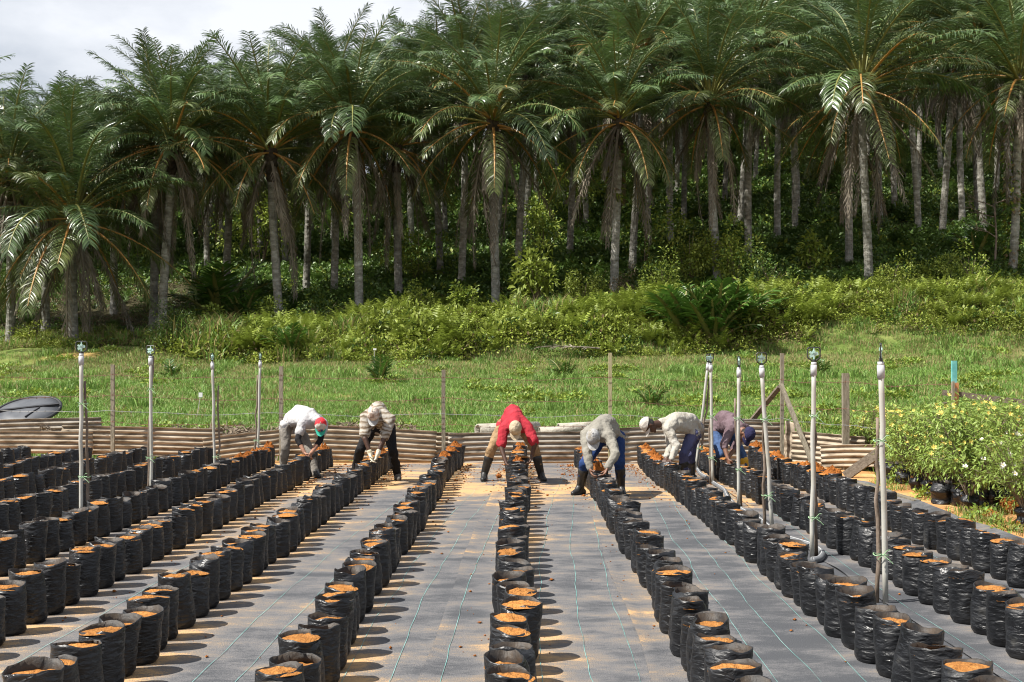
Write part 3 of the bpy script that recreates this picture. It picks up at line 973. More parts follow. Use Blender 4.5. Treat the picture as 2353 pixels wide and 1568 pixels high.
# the grove goes on up the hill as one dark mass
src = []
for q in range(3):
    V, F, MI = CROWN_ARR[q]
    k = np.arange(10) * 2 * np.pi / 10
    ring = np.stack([0.24 * np.cos(k), 0.24 * np.sin(k)], 1)
    tv = np.concatenate([np.concatenate([ring, np.full((10, 1), zz)], 1) for zz in (-0.5, 6.0, 12.0)])
    tf = []
    for i_ in range(2):
        for k_ in range(10):
            a_, b_ = i_ * 10 + k_, i_ * 10 + (k_ + 1) % 10
            tf += [(a_, b_, b_ + 10), (a_, b_ + 10, a_ + 10)]
    src.append(np_mesh('far_palm', np.concatenate([V + np.array([0, 0, 12.0]), tv]), np.concatenate([F, np.array(tf, dtype=np.int32) + len(V)]),
                       [M[k] for k in keys] + [M['trunk']], np.concatenate([MI, np.full(len(tf), 5)])))
fx, fy = [], []
for j, Y in enumerate((132, 139, 146, 154, 162)):
    x = -62 + (j % 2) * 3.6
    while x < 66:
        fx.append(x + rnd.uniform(-1.2, 1.2)); fy.append(Y + rnd.uniform(-1.5, 1.5)); x += 7.4
fx, fy = np.array(fx), np.array(fy)
fs = np.where(fx < -16, 0.72, np.where(fx < -4, 0.85, 1.0))
scatter('far_palm_grove', np.stack([fx, fy, hz(fx, fy)], 1), nrng.uniform(0, 6.28, len(fx)), fs, nrng.integers(0, 3, len(fx)), src,
        'dark mass of more palms farther up the hill', 'palm grove')

# ------------------------------------------------------------------ undergrowth, grass
bank_src = [leaf_clump('bank_leaves', 120, 0.48, 0.46, 0.15, 0.075, [M['leaf_bank'], M['leaf_brown']], 1, second=0.06),
            leaf_clump('bank_leaves', 120, 0.52, 0.52, 0.13, 0.06, [M['leaf_bank'], M['leaf_fern']], 2, second=0.3),
            fern_clump('bank_ferns', 16, 0.85, [M['leaf_fern']], 3),
            leaf_clump('bank_leaves', 90, 0.42, 0.42, 0.17, 0.09, [M['leaf_wood'], M['leaf_bank']], 4, second=0.25),
            leaf_clump('bank_leaves', 90, 0.40, 0.36, 0.13, 0.05, [M['leaf_brown'], M['leaf_bank']], 5, second=0.45),
            blade_tuft('bank_grass', 60, 0.3, 0.4, 0.95, 0.035, [M['grass'], M['grass_dry']], 0.7, 0.3, 6)]


def bank_base(x):
    return 51.0 + 1.2 * vnoise(x * 0.22, x * 0 + 2, 51) + np.interp(x, [-25, -17, -12, 25], [3.2, 3.0, 0.0, 0.6])


n = 9500
bx = nrng.uniform(-31, 31, n); by = nrng.uniform(49, 62, n)
ok = by > bank_base(bx) - 0.5 * nrng.uniform(size=n)
ok &= ~((bx < -17) & (nrng.uniform(size=n) < 0.35))
bx, by = bx[ok], by[ok]
fld = vnoise(bx * 0.33, by * 0.33, 61)
fl2 = vnoise(bx * 0.55, by * 0.6, 62)
u = nrng.uniform(size=len(bx))
idx = np.where(u < 0.36, 0, np.where(u < 0.68, 1, np.where(u < 0.77, 2, np.where(u < 0.90, 3, 4))))
idx = np.where((fld > 0.55) & (u < 0.5), 2, idx)
idx = np.where((fl2 < -0.42) & (u < 0.5), 4, idx)
idx = np.where((bx < -12) & (u > 0.6), np.where(u > 0.8, 5, 3), idx)
idx = np.where((fl2 > 0.62) & (u < 0.5), 5, idx)
scl = 0.9 + 0.6 * nrng.uniform(size=len(bx)) + 0.5 * vnoise(bx * 0.5, by * 0.5, 63) + 0.3 * vnoise(bx * 1.1, by * 1.1, 64)
scl = np.where(by < bank_base(bx) + 0.5, scl * 0.75, scl)
scl = np.where(bx < -16, scl * 0.72, scl)
scl = scl * np.interp(by, [55.0, 57.5, 62], [1.05, 0.75, 0.6]) * np.interp(bx, [5, 14], [1.0, 0.85])
bz = hz(bx, by) + 0.12 * nrng.uniform(size=len(bx))
scatter('bank_undergrowth', np.stack([bx, by, bz], 1), nrng.uniform(0, 6.28, len(bx)), np.clip(scl, 0.45, 2.1), idx, bank_src,
        'sunlit yellow-green creepers and ferns covering the bank below the palms', 'undergrowth')

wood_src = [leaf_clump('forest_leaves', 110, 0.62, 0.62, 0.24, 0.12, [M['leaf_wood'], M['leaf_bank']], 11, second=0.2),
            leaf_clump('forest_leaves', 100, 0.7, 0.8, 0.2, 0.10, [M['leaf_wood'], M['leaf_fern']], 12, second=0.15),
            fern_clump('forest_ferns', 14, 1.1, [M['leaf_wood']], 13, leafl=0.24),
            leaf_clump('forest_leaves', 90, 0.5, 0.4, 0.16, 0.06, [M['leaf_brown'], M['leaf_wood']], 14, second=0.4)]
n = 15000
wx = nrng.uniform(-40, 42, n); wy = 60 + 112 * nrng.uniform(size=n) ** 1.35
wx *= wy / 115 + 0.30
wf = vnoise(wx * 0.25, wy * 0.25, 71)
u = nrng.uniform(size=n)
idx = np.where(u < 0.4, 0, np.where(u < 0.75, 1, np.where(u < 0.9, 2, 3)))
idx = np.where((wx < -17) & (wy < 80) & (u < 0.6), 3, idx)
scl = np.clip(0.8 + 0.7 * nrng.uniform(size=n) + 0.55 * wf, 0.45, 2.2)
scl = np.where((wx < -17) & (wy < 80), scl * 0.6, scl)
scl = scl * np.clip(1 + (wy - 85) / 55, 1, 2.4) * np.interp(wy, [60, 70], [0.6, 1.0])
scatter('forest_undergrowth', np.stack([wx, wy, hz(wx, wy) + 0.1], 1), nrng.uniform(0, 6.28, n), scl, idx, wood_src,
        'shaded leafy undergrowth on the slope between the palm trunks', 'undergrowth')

gr_src = [blade_tuft('grass', 70, 0.30, 0.05, 0.15, 0.014, [M['grass'], M['grass_dry']], 0.7, 0.05, 21),
          blade_tuft('grass', 64, 0.28, 0.07, 0.21, 0.015, [M['grass'], M['grass_dry']], 0.8, 0.10, 22),
          blade_tuft('grass', 56, 0.28, 0.10, 0.28, 0.015, [M['grass_dry'], M['grass']], 0.7, 0.5, 23),
          blade_tuft('grass', 34, 0.24, 0.2, 0.5, 0.02, [M['grass'], M['grass_dry']], 0.9, 0.12, 24),
          leaf_clump('weeds', 60, 0.26, 0.22, 0.11, 0.055, [M['leaf_fern'], M['grass']], 25, second=0.3)]
n = 38000
gx = nrng.uniform(-1, 1, n); gy = 22.7 + 30.5 * nrng.uniform(size=n) ** 0.8
gx = gx * (gy * 0.47 + 1.2)
keep = ~((gy < 22.4))
keep &= ~((vnoise(gx * 0.35, gy * 0.5, 31) > 0.42) & (gx < -4) & (nrng.uniform(size=n) < 0.75))
keep &= np.hypot((gx + 18.3) / 1.6, (gy - 52.2) / 1.2) > 0.7
gx, gy = gx[keep], gy[keep]
gd = vnoise(gx * 0.28, gy * 0.35, 81); ge = vnoise(gx * 0.7, gy * 0.8, 82)
u = nrng.uniform(size=len(gx))
far = np.clip((gy - 43) / 6, 0, 1)
idx = np.where(u < 0.5, 0, 1)
idx = np.where(u > 0.965 - 0.45 * far - 0.06 * (gd > 0.3), 2, idx)
idx = np.where((ge > 0.62) & (u < 0.4), 3, idx)
idx = np.where((ge < -0.66) & (u < 0.4), 4, idx)
scl = 0.8 + 0.5 * nrng.uniform(size=len(gx)) + 0.25 * gd
scatter('field_grass', np.stack([gx, gy, hz(gx, gy)], 1), nrng.uniform(0, 6.28, len(gx)), np.clip(scl, 0.5, 1.6), idx, gr_src,
        'bright green grass field behind the barbed wire fence', 'grass')


# ------------------------------------------------------------------ named bushes and young palms on the bank and field
def young_palm(px, Y, nf, L, label, group=None, seed=0, old=0.15):
    r = random.Random(seed)
    x = at_y(px, Y)
    root = empty('young_palm', (x, Y, hz1(x, Y) - 0.05))
    tag(root, label, 'young palm', group)
    meshes = YP
    for i in range(nf):
        a_ = 2.39996 * i + r.uniform(-0.3, 0.3)
        o = link('frond', meshes[r.randrange(len(meshes))], root, (0.05 * math.cos(a_), 0.05 * math.sin(a_), 0.02), (r.uniform(-0.15, 0.15), r.uniform(-0.35, 0.1), a_))
        s = L * r.uniform(0.7, 1.1)
        o.scale = (s, s, s)
    return root


M['young'] = mat('young_palm_leaf', [(0.3, (0.035, 0.09, 0.014)), (0.6, (0.075, 0.155, 0.024)), (0.8, (0.14, 0.22, 0.045))], 1.5, 0.38, rand=0.3, trans=0.2, spec=0.45)
YP = []
for q in range(5):
    V, F, MI = frond_data(1.0, rnd.uniform(0.15, 0.75), rnd.uniform(0.5, 1.0), 22, 0.30, 0.35, 600 + q, width=0.034, petiole=0.22)
    YP.append(np_mesh('frond', V * np.array([1, 1, 1]), F, [M['young'], M['rachis']], MI))

for i, (px, Y, nf, L, lab) in enumerate((
        (1575, 52.0, 22, 2.5, 'broad dark green young palm left of the two dark ones on the bank'),
        (1640, 51.5, 24, 2.6, 'largest dark young palm on the bank behind the cream-shirted man'),
        (1700, 52.5, 20, 2.3, 'dark young palm rightmost in the clump behind the sprinklers'),
        (505, 63.0, 18, 3.4, 'big shaded young palm between trunks left of the white T-shirt man'),
        (560, 61.0, 14, 2.2, 'smaller shaded young palm right of the big shaded one'),
        (668, 51.5, 11, 1.5, 'feathery young palm on the bank above the white T-shirt man'),
        (872, 40.0, 10, 0.95, 'palm seedling in the grass above the patterned-shirt man'),
        (1497, 32.0, 9, 0.75, 'palm seedling in the grass left of the cream-shirted man'),
        (1300, 43.0, 8, 0.9, 'palm seedling at the top of the field right of the red shirt'),
        (1885, 41.0, 8, 0.8, 'palm seedling in the grass right of the tall sprinkler'),
        (395, 43.5, 8, 0.8, 'palm seedling in the grass below the round bush'),
        (2240, 66.0, 12, 2.4, 'shaded young palm below the bare twiggy branches'))):
    young_palm(px, Y, nf, L, lab, 'young palms and seedlings', 700 + i)


def bush(px, Y, rx, rz, nleaf, ll, lw, mats, label, seed, cat='bush', trunk=0.0, group=None):
    x = at_y(px, Y)
    root = empty('bush', (x, Y, hz1(x, Y)))
    tag(root, label, cat, group)
    r = random.Random(seed)
    mb = MB()
    for i in range(9):
        a_ = r.uniform(0, 6.28); q = r.uniform(0.2, 0.75)
        e = Vector((math.cos(a_) * rx * q, math.sin(a_) * rx * q, trunk + rz * r.uniform(0.3, 0.85)))
        mid = Vector((e.x * 0.3, e.y * 0.3, e.z * 0.55))
        mb.tube([(0, 0, -0.1), mid, e], [0.03 + 0.01 * trunk, 0.02, 0.006], 5)
    mb.build('stem', M['stem'], root)
    # uneven crown: several overlapping lobes
    rg = np.random.default_rng(seed)
    V, F, MI = [], [], []
    nl = 11
    lobes = [(rg.normal(size=3) * np.array([0.42 * rx, 0.42 * rx, 0.25 * rz]) + np.array([0, 0, trunk + rz * 0.48]), rg.uniform(0.32, 0.55)) for _ in range(nl)]
    for i in range(nleaf):
        c, q = lobes[rg.integers(nl)]
        d = rg.normal(size=3); d /= np.linalg.norm(d)
        p = c + d * np.array([rx, rx, rz * 0.75]) * q * rg.uniform(0.55, 1.0)
        if p[2] < 0.02: continue
        ax = d * 0.9 + rg.normal(size=3) * 0.5 + np.array([0, 0, 0.1]); ax /= np.linalg.norm(ax)
        sd = np.cross(ax, np.array([0, 0, 1.0]) + rg.normal(size=3) * 0.5); sd /= np.linalg.norm(sd) + 1e-9
        nn = np.cross(sd, ax)
        L, W = ll * rg.uniform(0.6, 1.3), lw * rg.uniform(0.7, 1.2)
        k = len(V)
        V += [p, p + ax * L * 0.45 + sd * W / 2 + nn * W * 0.15, p + ax * L - np.array([0, 0, 0.2 * L]), p + ax * L * 0.45 - sd * W / 2 + nn * W * 0.15]
        F += [(k, k + 1, k + 2), (k, k + 2, k + 3)]
        MI += [0 if rg.uniform() < 0.8 else len(mats) - 1] * 2
    link('foliage', np_mesh('foliage', V, F, mats, MI), root)
    return root


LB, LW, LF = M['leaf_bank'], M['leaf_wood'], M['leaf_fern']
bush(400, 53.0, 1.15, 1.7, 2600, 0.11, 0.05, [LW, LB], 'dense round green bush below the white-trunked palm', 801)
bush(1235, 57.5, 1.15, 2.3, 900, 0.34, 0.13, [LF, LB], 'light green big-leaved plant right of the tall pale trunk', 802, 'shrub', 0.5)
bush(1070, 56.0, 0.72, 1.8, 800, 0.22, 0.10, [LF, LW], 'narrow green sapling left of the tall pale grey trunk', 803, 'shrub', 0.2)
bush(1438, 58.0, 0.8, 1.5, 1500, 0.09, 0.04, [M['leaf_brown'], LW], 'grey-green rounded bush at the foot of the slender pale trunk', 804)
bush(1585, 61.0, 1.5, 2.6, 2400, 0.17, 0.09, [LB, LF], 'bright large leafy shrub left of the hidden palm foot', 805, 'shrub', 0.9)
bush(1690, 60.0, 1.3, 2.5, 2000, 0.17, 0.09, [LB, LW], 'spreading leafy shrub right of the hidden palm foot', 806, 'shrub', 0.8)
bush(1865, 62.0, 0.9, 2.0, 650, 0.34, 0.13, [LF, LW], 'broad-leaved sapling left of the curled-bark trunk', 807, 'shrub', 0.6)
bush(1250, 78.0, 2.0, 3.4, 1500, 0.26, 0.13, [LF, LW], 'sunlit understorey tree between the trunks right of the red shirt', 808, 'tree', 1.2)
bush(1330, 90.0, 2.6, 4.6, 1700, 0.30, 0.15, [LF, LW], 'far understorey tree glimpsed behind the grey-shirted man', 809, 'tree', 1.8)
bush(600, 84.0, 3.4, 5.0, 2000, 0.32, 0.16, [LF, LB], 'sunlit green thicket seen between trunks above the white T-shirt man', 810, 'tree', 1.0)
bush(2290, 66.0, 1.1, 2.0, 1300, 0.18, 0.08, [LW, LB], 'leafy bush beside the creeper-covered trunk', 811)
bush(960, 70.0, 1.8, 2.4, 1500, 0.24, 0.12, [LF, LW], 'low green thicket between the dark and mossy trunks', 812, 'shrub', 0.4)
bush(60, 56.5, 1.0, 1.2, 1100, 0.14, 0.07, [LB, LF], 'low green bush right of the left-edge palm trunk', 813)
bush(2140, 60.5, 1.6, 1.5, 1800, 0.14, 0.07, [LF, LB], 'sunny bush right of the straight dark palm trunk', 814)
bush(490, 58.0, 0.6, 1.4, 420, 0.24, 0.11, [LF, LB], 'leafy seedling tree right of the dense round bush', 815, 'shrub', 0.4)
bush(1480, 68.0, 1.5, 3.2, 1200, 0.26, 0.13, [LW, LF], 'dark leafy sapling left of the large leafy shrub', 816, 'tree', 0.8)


for i, (px, Y, rx, rz, lab) in enumerate((
        (1340, 56.5, 0.9, 1.5, 'sunlit bush at the top of the bank left of the slender pale trunk'),
        (1520, 57.0, 1.1, 1.9, 'tall sunlit bush on the bank above the cream-shirted man'),
        (1770, 57.0, 1.2, 1.8, 'rounded bush on the bank above the two right sprinklers'),
        (2050, 57.5, 1.1, 1.7, 'bush on the bank just right of the straight dark trunk'),
        (2230, 57.0, 1.2, 1.8, 'bush on the bank above the painted post'),
        (740, 56.5, 1.0, 1.6, 'bush on the bank between white T-shirt and patterned shirt'),
        (960, 56.5, 0.8, 1.4, 'small bush on the bank right of the patterned shirt'),
        (600, 57.0, 1.0, 1.5, 'bush on the bank left of the white T-shirt man\'s palm'))):
    bush(px, Y, rx, rz, 1300, 0.15, 0.075, [[LB, LF], [LF, LW], [LW, LB]][i % 3], lab, 830 + i, 'bush', 0.1, 'bushes along the bank')


# creeper on the right-edge trunk
def creeper(px, Y, z0, z1, label, seed):
    x = at_y(px, Y)
    rg = np.random.default_rng(seed)
    V, F, MI = [], [], []
    base = hz1(x, Y)
    for i in range(520):
        a_ = rg.uniform(0, 6.28); z = rg.uniform(z0, z1)
        if vnoise(np.array([z * 0.8]), np.array([a_]), 5)[0] < -0.25: continue
        d = np.array([math.cos(a_), math.sin(a_), rg.uniform(-0.6, 0.3)])
        p = np.array([0.24 * math.cos(a_), 0.24 * math.sin(a_), z])
        sd = np.array([-math.sin(a_), math.cos(a_), rg.normal() * 0.3])
        L, W = 0.3 * rg.uniform(0.6, 1.3), 0.17 * rg.uniform(0.7, 1.2)
        k = len(V)
        V += [p, p + d * L * 0.5 + sd * W / 2, p + d * L - np.array([0, 0, 0.1]), p + d * L * 0.5 - sd * W / 2]
        F += [(k, k + 1, k + 2), (k, k + 2, k + 3)]; MI += [int(rg.integers(3))] * 2
    o = link('creeper', np_mesh('creeper', V, F, [LW, LB, M['leaf_brown']], MI), None, (x, Y, base))
    tag(o, label, 'creeper')


creeper(2325, 61, 0.8, 7.8, 'broad-leaved creeper climbing the right-edge palm trunk', 821)
creeper(1415, 60, 5.0, 8.6, 'creeper high on the slender pale palm trunk', 822)

# bare branches
mb = MB()
r = random.Random(5)


def twig(p, d, L, rad, depth):
    q = p + d * L
    mid = p + d * L * 0.5 + Vector((r.uniform(-1, 1), r.uniform(-1, 1), r.uniform(-1, 1))) * L * 0.08
    mb.tube([p, mid, q], [rad, rad * 0.8, rad * 0.6], 4)
    if depth:
        for _ in range(3):
            e = (d + Vector((r.uniform(-1, 1), r.uniform(-1, 1), r.uniform(-0.8, 0.8))) * 0.75).normalized()
            twig(p + d * L * r.uniform(0.5, 1.0), e, L * 0.6, rad * 0.55, depth - 1)


bp0 = P(2285, 600, 63.5)
bz0 = hz1(bp0.x, bp0.y)
mb.tube([Vector((0, 0, 0)), Vector((0.1, 0, 1.7)), Vector((0, 0, 3.4))], [0.06, 0.05, 0.035], 5)
for zz, dx in ((2.2, -1), (2.7, -0.8), (3.2, -0.9), (3.4, 0.5), (1.7, -0.7)):
    twig(Vector((0.05, 0, zz)), Vector((dx, r.uniform(-0.3, 0.3), r.uniform(0.0, 0.6))).normalized(), 0.95, 0.03, 2)
tag(mb.build('dead_tree', M['stake'], None, loc=(bp0.x, bp0.y, bz0)), 'bare twiggy dead branches near the right-edge palm', 'dead tree')

# fallen dead frond on the bank
fx, fy = at_y(1258, 52.3), 52.3
V, F, MI = frond_data(2.6, 1.45, 0.15, 40, 0.42, 0.2, 990, width=0.04)
o = link('fallen_frond', np_mesh('fallen_frond', V, F, [M['frond_dead'], M['frond_dead']], MI), None, (at_y(1378, 50.3), 50.3, P(1378, 801, 50.3).z), (0, R(2), R(172)))
tag(o, 'fallen dead palm frond lying pale across the bank', 'dead frond')

# ------------------------------------------------------------------ nursery bags
BH = 0.325


def bag_mesh(seed, h=BH, R0=0.114):
    r = random.Random(seed)
    n = 24
    zs = [0, 0.006, 0.03, 0.055, 0.08, 0.105, 0.13, 0.155, 0.18, 0.205, 0.23, 0.255, 0.275, 0.295, 0.31, h]
    ph = [r.uniform(0, 6.28) for _ in range(5)]
    flat = r.uniform(0.02, 0.14)
    lean = (r.uniform(-0.032, 0.032), r.uniform(-0.03, 0.03))
    fold = (r.uniform(0, 6.28), r.choice((0, 0, 0.25, 0.4)))
    soil_z = h - r.choice((0.012, 0.018, 0.025, 0.03, 0.04, 0.055))
    bump = [[r.uniform(-1, 1) for _ in range(n)] for _ in zs]
    V, F = [], []
    tear = r.uniform(0, 6.28)

    def ring(z, i, inset=0.0):
        t = z / h
        out = []
        for k in range(n):
            a_ = 2 * math.pi * k / n
            rad = R0 * (0.86 + 0.14 * min(1, z / 0.02)) * (1.0 + 0.018 * math.sin(math.pi * min(1, t * 1.1)))
            rad *= 1 + 0.02 * math.sin(3 * a_ + ph[0] + 5 * t) + 0.015 * math.sin(5 * a_ + ph[1] - 9 * t)
            rad *= 1 + flat * max(0, t - 0.55) / 0.45 * math.cos(2 * (a_ - ph[2]))
            crk = 0.0013 * math.sin(z * 170 + 3.5 * math.sin(2 * a_ + ph[3]) + 1.5 * math.sin(5 * a_ + ph[0])) * (1.0 if t < 0.72 else 0.3) + 0.0020 * bump[i][k]
            rad += crk - inset
            fd = max(0.0, math.cos(a_ - fold[0]) - 0.55) / 0.45
            if t > 0.88: rad *= 1 - fold[1] * fd * (t - 0.88) / 0.12
            zz = z - (0.02 * fold[1] * fd if t > 0.93 else 0)
            if t > 0.93: zz += 0.007 * math.sin(2 * a_ + ph[4]) + 0.010 * math.sin(a_ + tear) + 0.004 * math.sin(5 * a_ + ph[1]) + 0.003 * bump[i][k]
            out.append((rad * math.cos(a_) + lean[0] * t, rad * math.sin(a_) + lean[1] * t, zz))
        return out
    rings = [ring(z, i) for i, z in enumerate(zs)]
    rings.append(ring(h, len(zs) - 1, 0.004))
    rings.append(ring(soil_z - 0.01, len(zs) - 3, 0.006))
    for q in rings: V += q
    for i in range(len(rings) - 1):
        for k in range(n):
            k2 = (k + 1) % n
            F.append((i * n + k, i * n + k2, (i + 1) * n + k2, (i + 1) * n + k))
    F.append(tuple(range(n - 1, -1, -1)))
    mb = MB()
    mb.v, mb.f = V, F
    ni = len(F)
    mb.m = [1 if (len(zs)) * n <= i < (len(zs) + 1) * n else 0 for i in range(ni)]
    return mb.mesh('nursery_bag', [M['bag'], M['plastic_in']], smooth=True), soil_z, lean, R0, ph[2], flat


def soil_mesh(seed, R0, heap, lean, ph, flat):
    r = random.Random(seed)
    big = heap > 0.03
    n, m = (26, 10) if big else (20, 6)
    ns = np.random.default_rng(seed)
    V, F = [], []
    sk = (r.uniform(-0.45, 0.45), r.uniform(-0.45, 0.45))
    cl = [(r.uniform(0, 6.28), r.uniform(0.1, 0.8), r.uniform(0.02, 0.045), r.uniform(0.006, 0.022)) for _ in range(16)]
    for j in range(0, m + 1):
        t = j / m
        for k in range(1 if j == 0 else n):
            a_ = 2 * math.pi * k / n
            rad = (R0 - 0.003) * t * (1 + flat * math.cos(2 * (a_ - ph)))
            x, y = rad * math.cos(a_), rad * math.sin(a_)
            z = heap * (1 - t ** 2.4) * (1 + sk[0] * math.cos(a_) * t + sk[1] * math.sin(a_) * t)
            if big:
                for (ca, cq, cr_, ch) in cl:
                    d = math.hypot(x - R0 * cq * math.cos(ca), y - R0 * cq * math.sin(ca))
                    if d < cr_: z += ch * math.sqrt(1 - (d / cr_) ** 2)
                z += 0.009 * r.uniform(-1, 1) * (1.0 if t < 0.95 else 0.2)
            else:
                z += 0.0065 * r.uniform(-1, 1) * (1.0 if t < 0.95 else 0.2) + 0.012 * float(vnoise(np.array([x * 18 + seed]), np.array([y * 18]), seed)[0]) * (1 - t)
            V.append((x + lean[0], y + lean[1], z))
    for k in range(n):
        F.append((0, 1 + k, 1 + (k + 1) % n))
    for j in range(m - 1):
        for k in range(n):
            k2 = (k + 1) % n
            F.append((1 + j * n + k, 1 + (j + 1) * n + k, 1 + (j + 1) * n + k2, 1 + j * n + k2))
    mb = MB()
    mb.v, mb.f, mb.m = V, F, [0] * len(F)
    return mb.mesh('soil', [M['soil_dark' if big else 'soil']], smooth=not big)


BAGS = []
for q in range(22):
    bm_, sz, ln, R0, ph, fl = bag_mesh(60 + q)
    BAGS.append((bm_, soil_mesh(90 + q, R0, 0.012, ln, ph, fl * 0.8), soil_mesh(190 + q, R0 * 1.02, rnd.uniform(0.022, 0.045), ln, ph, fl * 0.8), sz))

ROWS = [  # key, first metre, last metre, heaps beyond, phrase
    ('C', 5.35, 21.4, 18.35, "in the red-shirted man's row"),
    ('L1', 5.5, 21.4, 18.3, "in the row left of the red-shirted man's"),
    ('R1', 5.45, 21.4, 16.15, "in the grey-shirted man's row"),
    ('L2', 5.75, 21.4, 18.2, "in the patterned-shirt man's row"),
    ('R2', 5.6, 21.4, 17.75, "in the cream-shirted man's row"),
    ('L3', 7.4, 21.4, 19.2, "in the white T-shirt man's row"),
    ('R3', 7.4, 21.4, 18.5, "in the yellow-booted man's row"),
    ('R4', 9.4, 21.4, 15.6, "in the rightmost row"),
    ('L4', 10.0, 21.4, 19.0, "one row left of the white T-shirt man's"),
    ('L5', 12.4, 21.4, 99, "two rows left of the white T-shirt man's"),
    ('L6', 14.8, 21.4, 99, "three rows left of the white T-shirt man's"),
    ('L7', 17.2, 21.4, 99, "four rows left of the white T-shirt man's"),
    ('L8', 19.6, 21.4, 99, "five rows left of the white T-shirt man's"),
]


def nth(k):
    return '%d%s' % (k, 'th' if 10 <= k % 100 <= 20 else {1: 'st', 2: 'nd', 3: 'rd'}.get(k % 10, 'th'))


spots = []
for key, y0, y1, heap, phrase in ROWS:
    y, k = y0, 0
    wob = rnd.uniform(0, 99)
    while y < y1:
        k += 1
        x = ROWX[key] + 0.05 * float(vnoise(np.array([y * 0.4 + wob]), np.array([0.5]), 3)[0]) + rnd.uniform(-0.024, 0.024)
        spots.append(dict(x=x, y=y, k=k, phrase=phrase, heap=y > heap and rnd.random() < 0.9, key=key))
        y += 0.338 + rnd.uniform(-0.035, 0.035)
level = sorted([s for s in spots if not s['heap']], key=lambda s: s['y'])
single = level[:300]
rest = level[300:]
BAGROT = rnd


def put_bag(s, singly=True):
    q = rnd.randrange(len(BAGS))
    bm_, so, he, sz = BAGS[q]
    loc = Vector((s['x'], s['y'], mat_top(s['x'], s['y']) + 0.001))
    rot = (rnd.uniform(-0.05, 0.05), rnd.uniform(-0.06, 0.05), rnd.uniform(0, 6.28))
    sc = (rnd.uniform(0.93, 1.06), rnd.uniform(0.93, 1.06), rnd.uniform(0.90, 1.09))
    return bm_, (he if s['heap'] else so), sz + (0.012 if s['heap'] else 0), loc, rot, sc


for s in single + [s for s in spots if s['heap']]:
    bm_, so, sz, loc, rot, sc = put_bag(s)
    o = link('nursery_bag', bm_, None, loc, rot)
    o.scale = sc
    if s['heap']:
        tag(o, 'soil-heaped black bag, %s from the front %s' % (nth(s['k']), s['phrase']), 'plant bag', 'nursery bags heaped with soil')
    else:
        tag(o, 'black soil-filled bag, %s from the front %s' % (nth(s['k']), s['phrase']), 'plant bag', 'black nursery bags in rows')
    link('soil', so, o, (0, 0, sz))
VV, FF, MM = [], [], []
off = 0
for s in rest:
    bm_, so, sz, loc, rot, sc = put_bag(s)
    mtx = Matrix.LocRotScale(loc, Matrix.Rotation(rot[2], 3, 'Z').to_quaternion(), Vector(sc))
    for me, dz, mo in ((bm_, 0, 0), (so, sz, 2)):
        for p in me.polygons:
            FF.append(tuple(off + i for i in p.vertices)); MM.append(mo + p.material_index if mo == 0 else 2)
        VV += [tuple(mtx @ (v.co + Vector((0, 0, dz)))) for v in me.vertices]
        off = len(VV)
mb = MB()
mb.v, mb.f, mb.m = VV, FF, MM
if VV:
    tag(mb.build('far_nursery_bags', [M['bag'], M['plastic_in'], M['soil']], smooth=True), 'distant mass of black soil-filled bags at the left end of the rows', 'plant bags', kind='stuff')

# spilled crumbs of soil
rg = np.random.default_rng(77)
V, F = [], []
O6 = np.array([(1, 0, 0), (-1, 0, 0), (0, 1, 0), (0, -1, 0), (0, 0, 1), (0, 0, -1)], float)
OF = [(0, 2, 4), (2, 1, 4), (1, 3, 4), (3, 0, 4), (2, 0, 5), (1, 2, 5), (3, 1, 5), (0, 3, 5)]
for i in range(5200):
    key = rg.choice(['C', 'L1', 'R1', 'L2', 'R2', 'L3', 'R3', 'R4', 'L4'], p=[.12, .12, .12, .12, .12, .12, .12, .12, .04])
    x = ROWX[key] + rg.choice([-1, 1]) * (0.14 + abs(rg.normal()) * 0.13)
    y = 21.6 - abs(rg.normal()) * 2.4 if rg.uniform() < 0.88 else rg.uniform(7, 20)
    if y < 6.5: continue
    s_ = 0.004 + 0.010 * rg.uniform() ** 3 + (0.012 if rg.uniform() < 0.015 else 0)
    k = len(V)
    pts = O6 * s_ * rg.uniform(0.5, 1.4, (6, 3)) * np.array([1.3, 1.3, 0.7]) + np.array([x, y, mat_top(x, y) + s_ * 0.5])
    V += list(pts); F += [(a_ + k, b_ + k, c_ + k) for a_, b_, c_ in OF]
tag(link('soil_crumbs', np_mesh('soil_crumbs', V, F, [M['soil_dark']])), 'orange soil crumbs spilled between the rows', 'soil', kind='stuff')


def clod(px, py, rad, label, group='loose soil clods'):
    g = G(px, py)
    bm = bmesh.new()
    bmesh.ops.create_icosphere(bm, subdivisions=2, radius=rad)
    for v in bm.verts: v.co *= rnd.uniform(0.82, 1.15); v.co.z = v.co.z * 0.75 + rad * 0.65
    me = bpy.data.meshes.new('soil_clod'); bm.to_mesh(me); bm.free()
    me.materials.append(M['soil_dark'])
    tag(link('soil_clod', me, None, (g.x, g.y, mat_top(g.x, g.y) if g.x < 4.8 else 0)), label, 'soil clod', group)


clod(1147, 1101, 0.045, "loose clod on the mat beside the red-shirted man's left boot")
clod(2275, 1195, 0.085, 'larger orange clod on the sandy strip below the white flowers')
clod(2345, 1210, 0.06, 'orange clod at the right picture edge on the sandy strip')
clod(2325, 1180, 0.15, 'orange soil heap among the pots of the white-flowered shrub')
clod(1258, 1143, 0.018, 'tiny clod on the mat right of the red-shirted man\'s right boot')


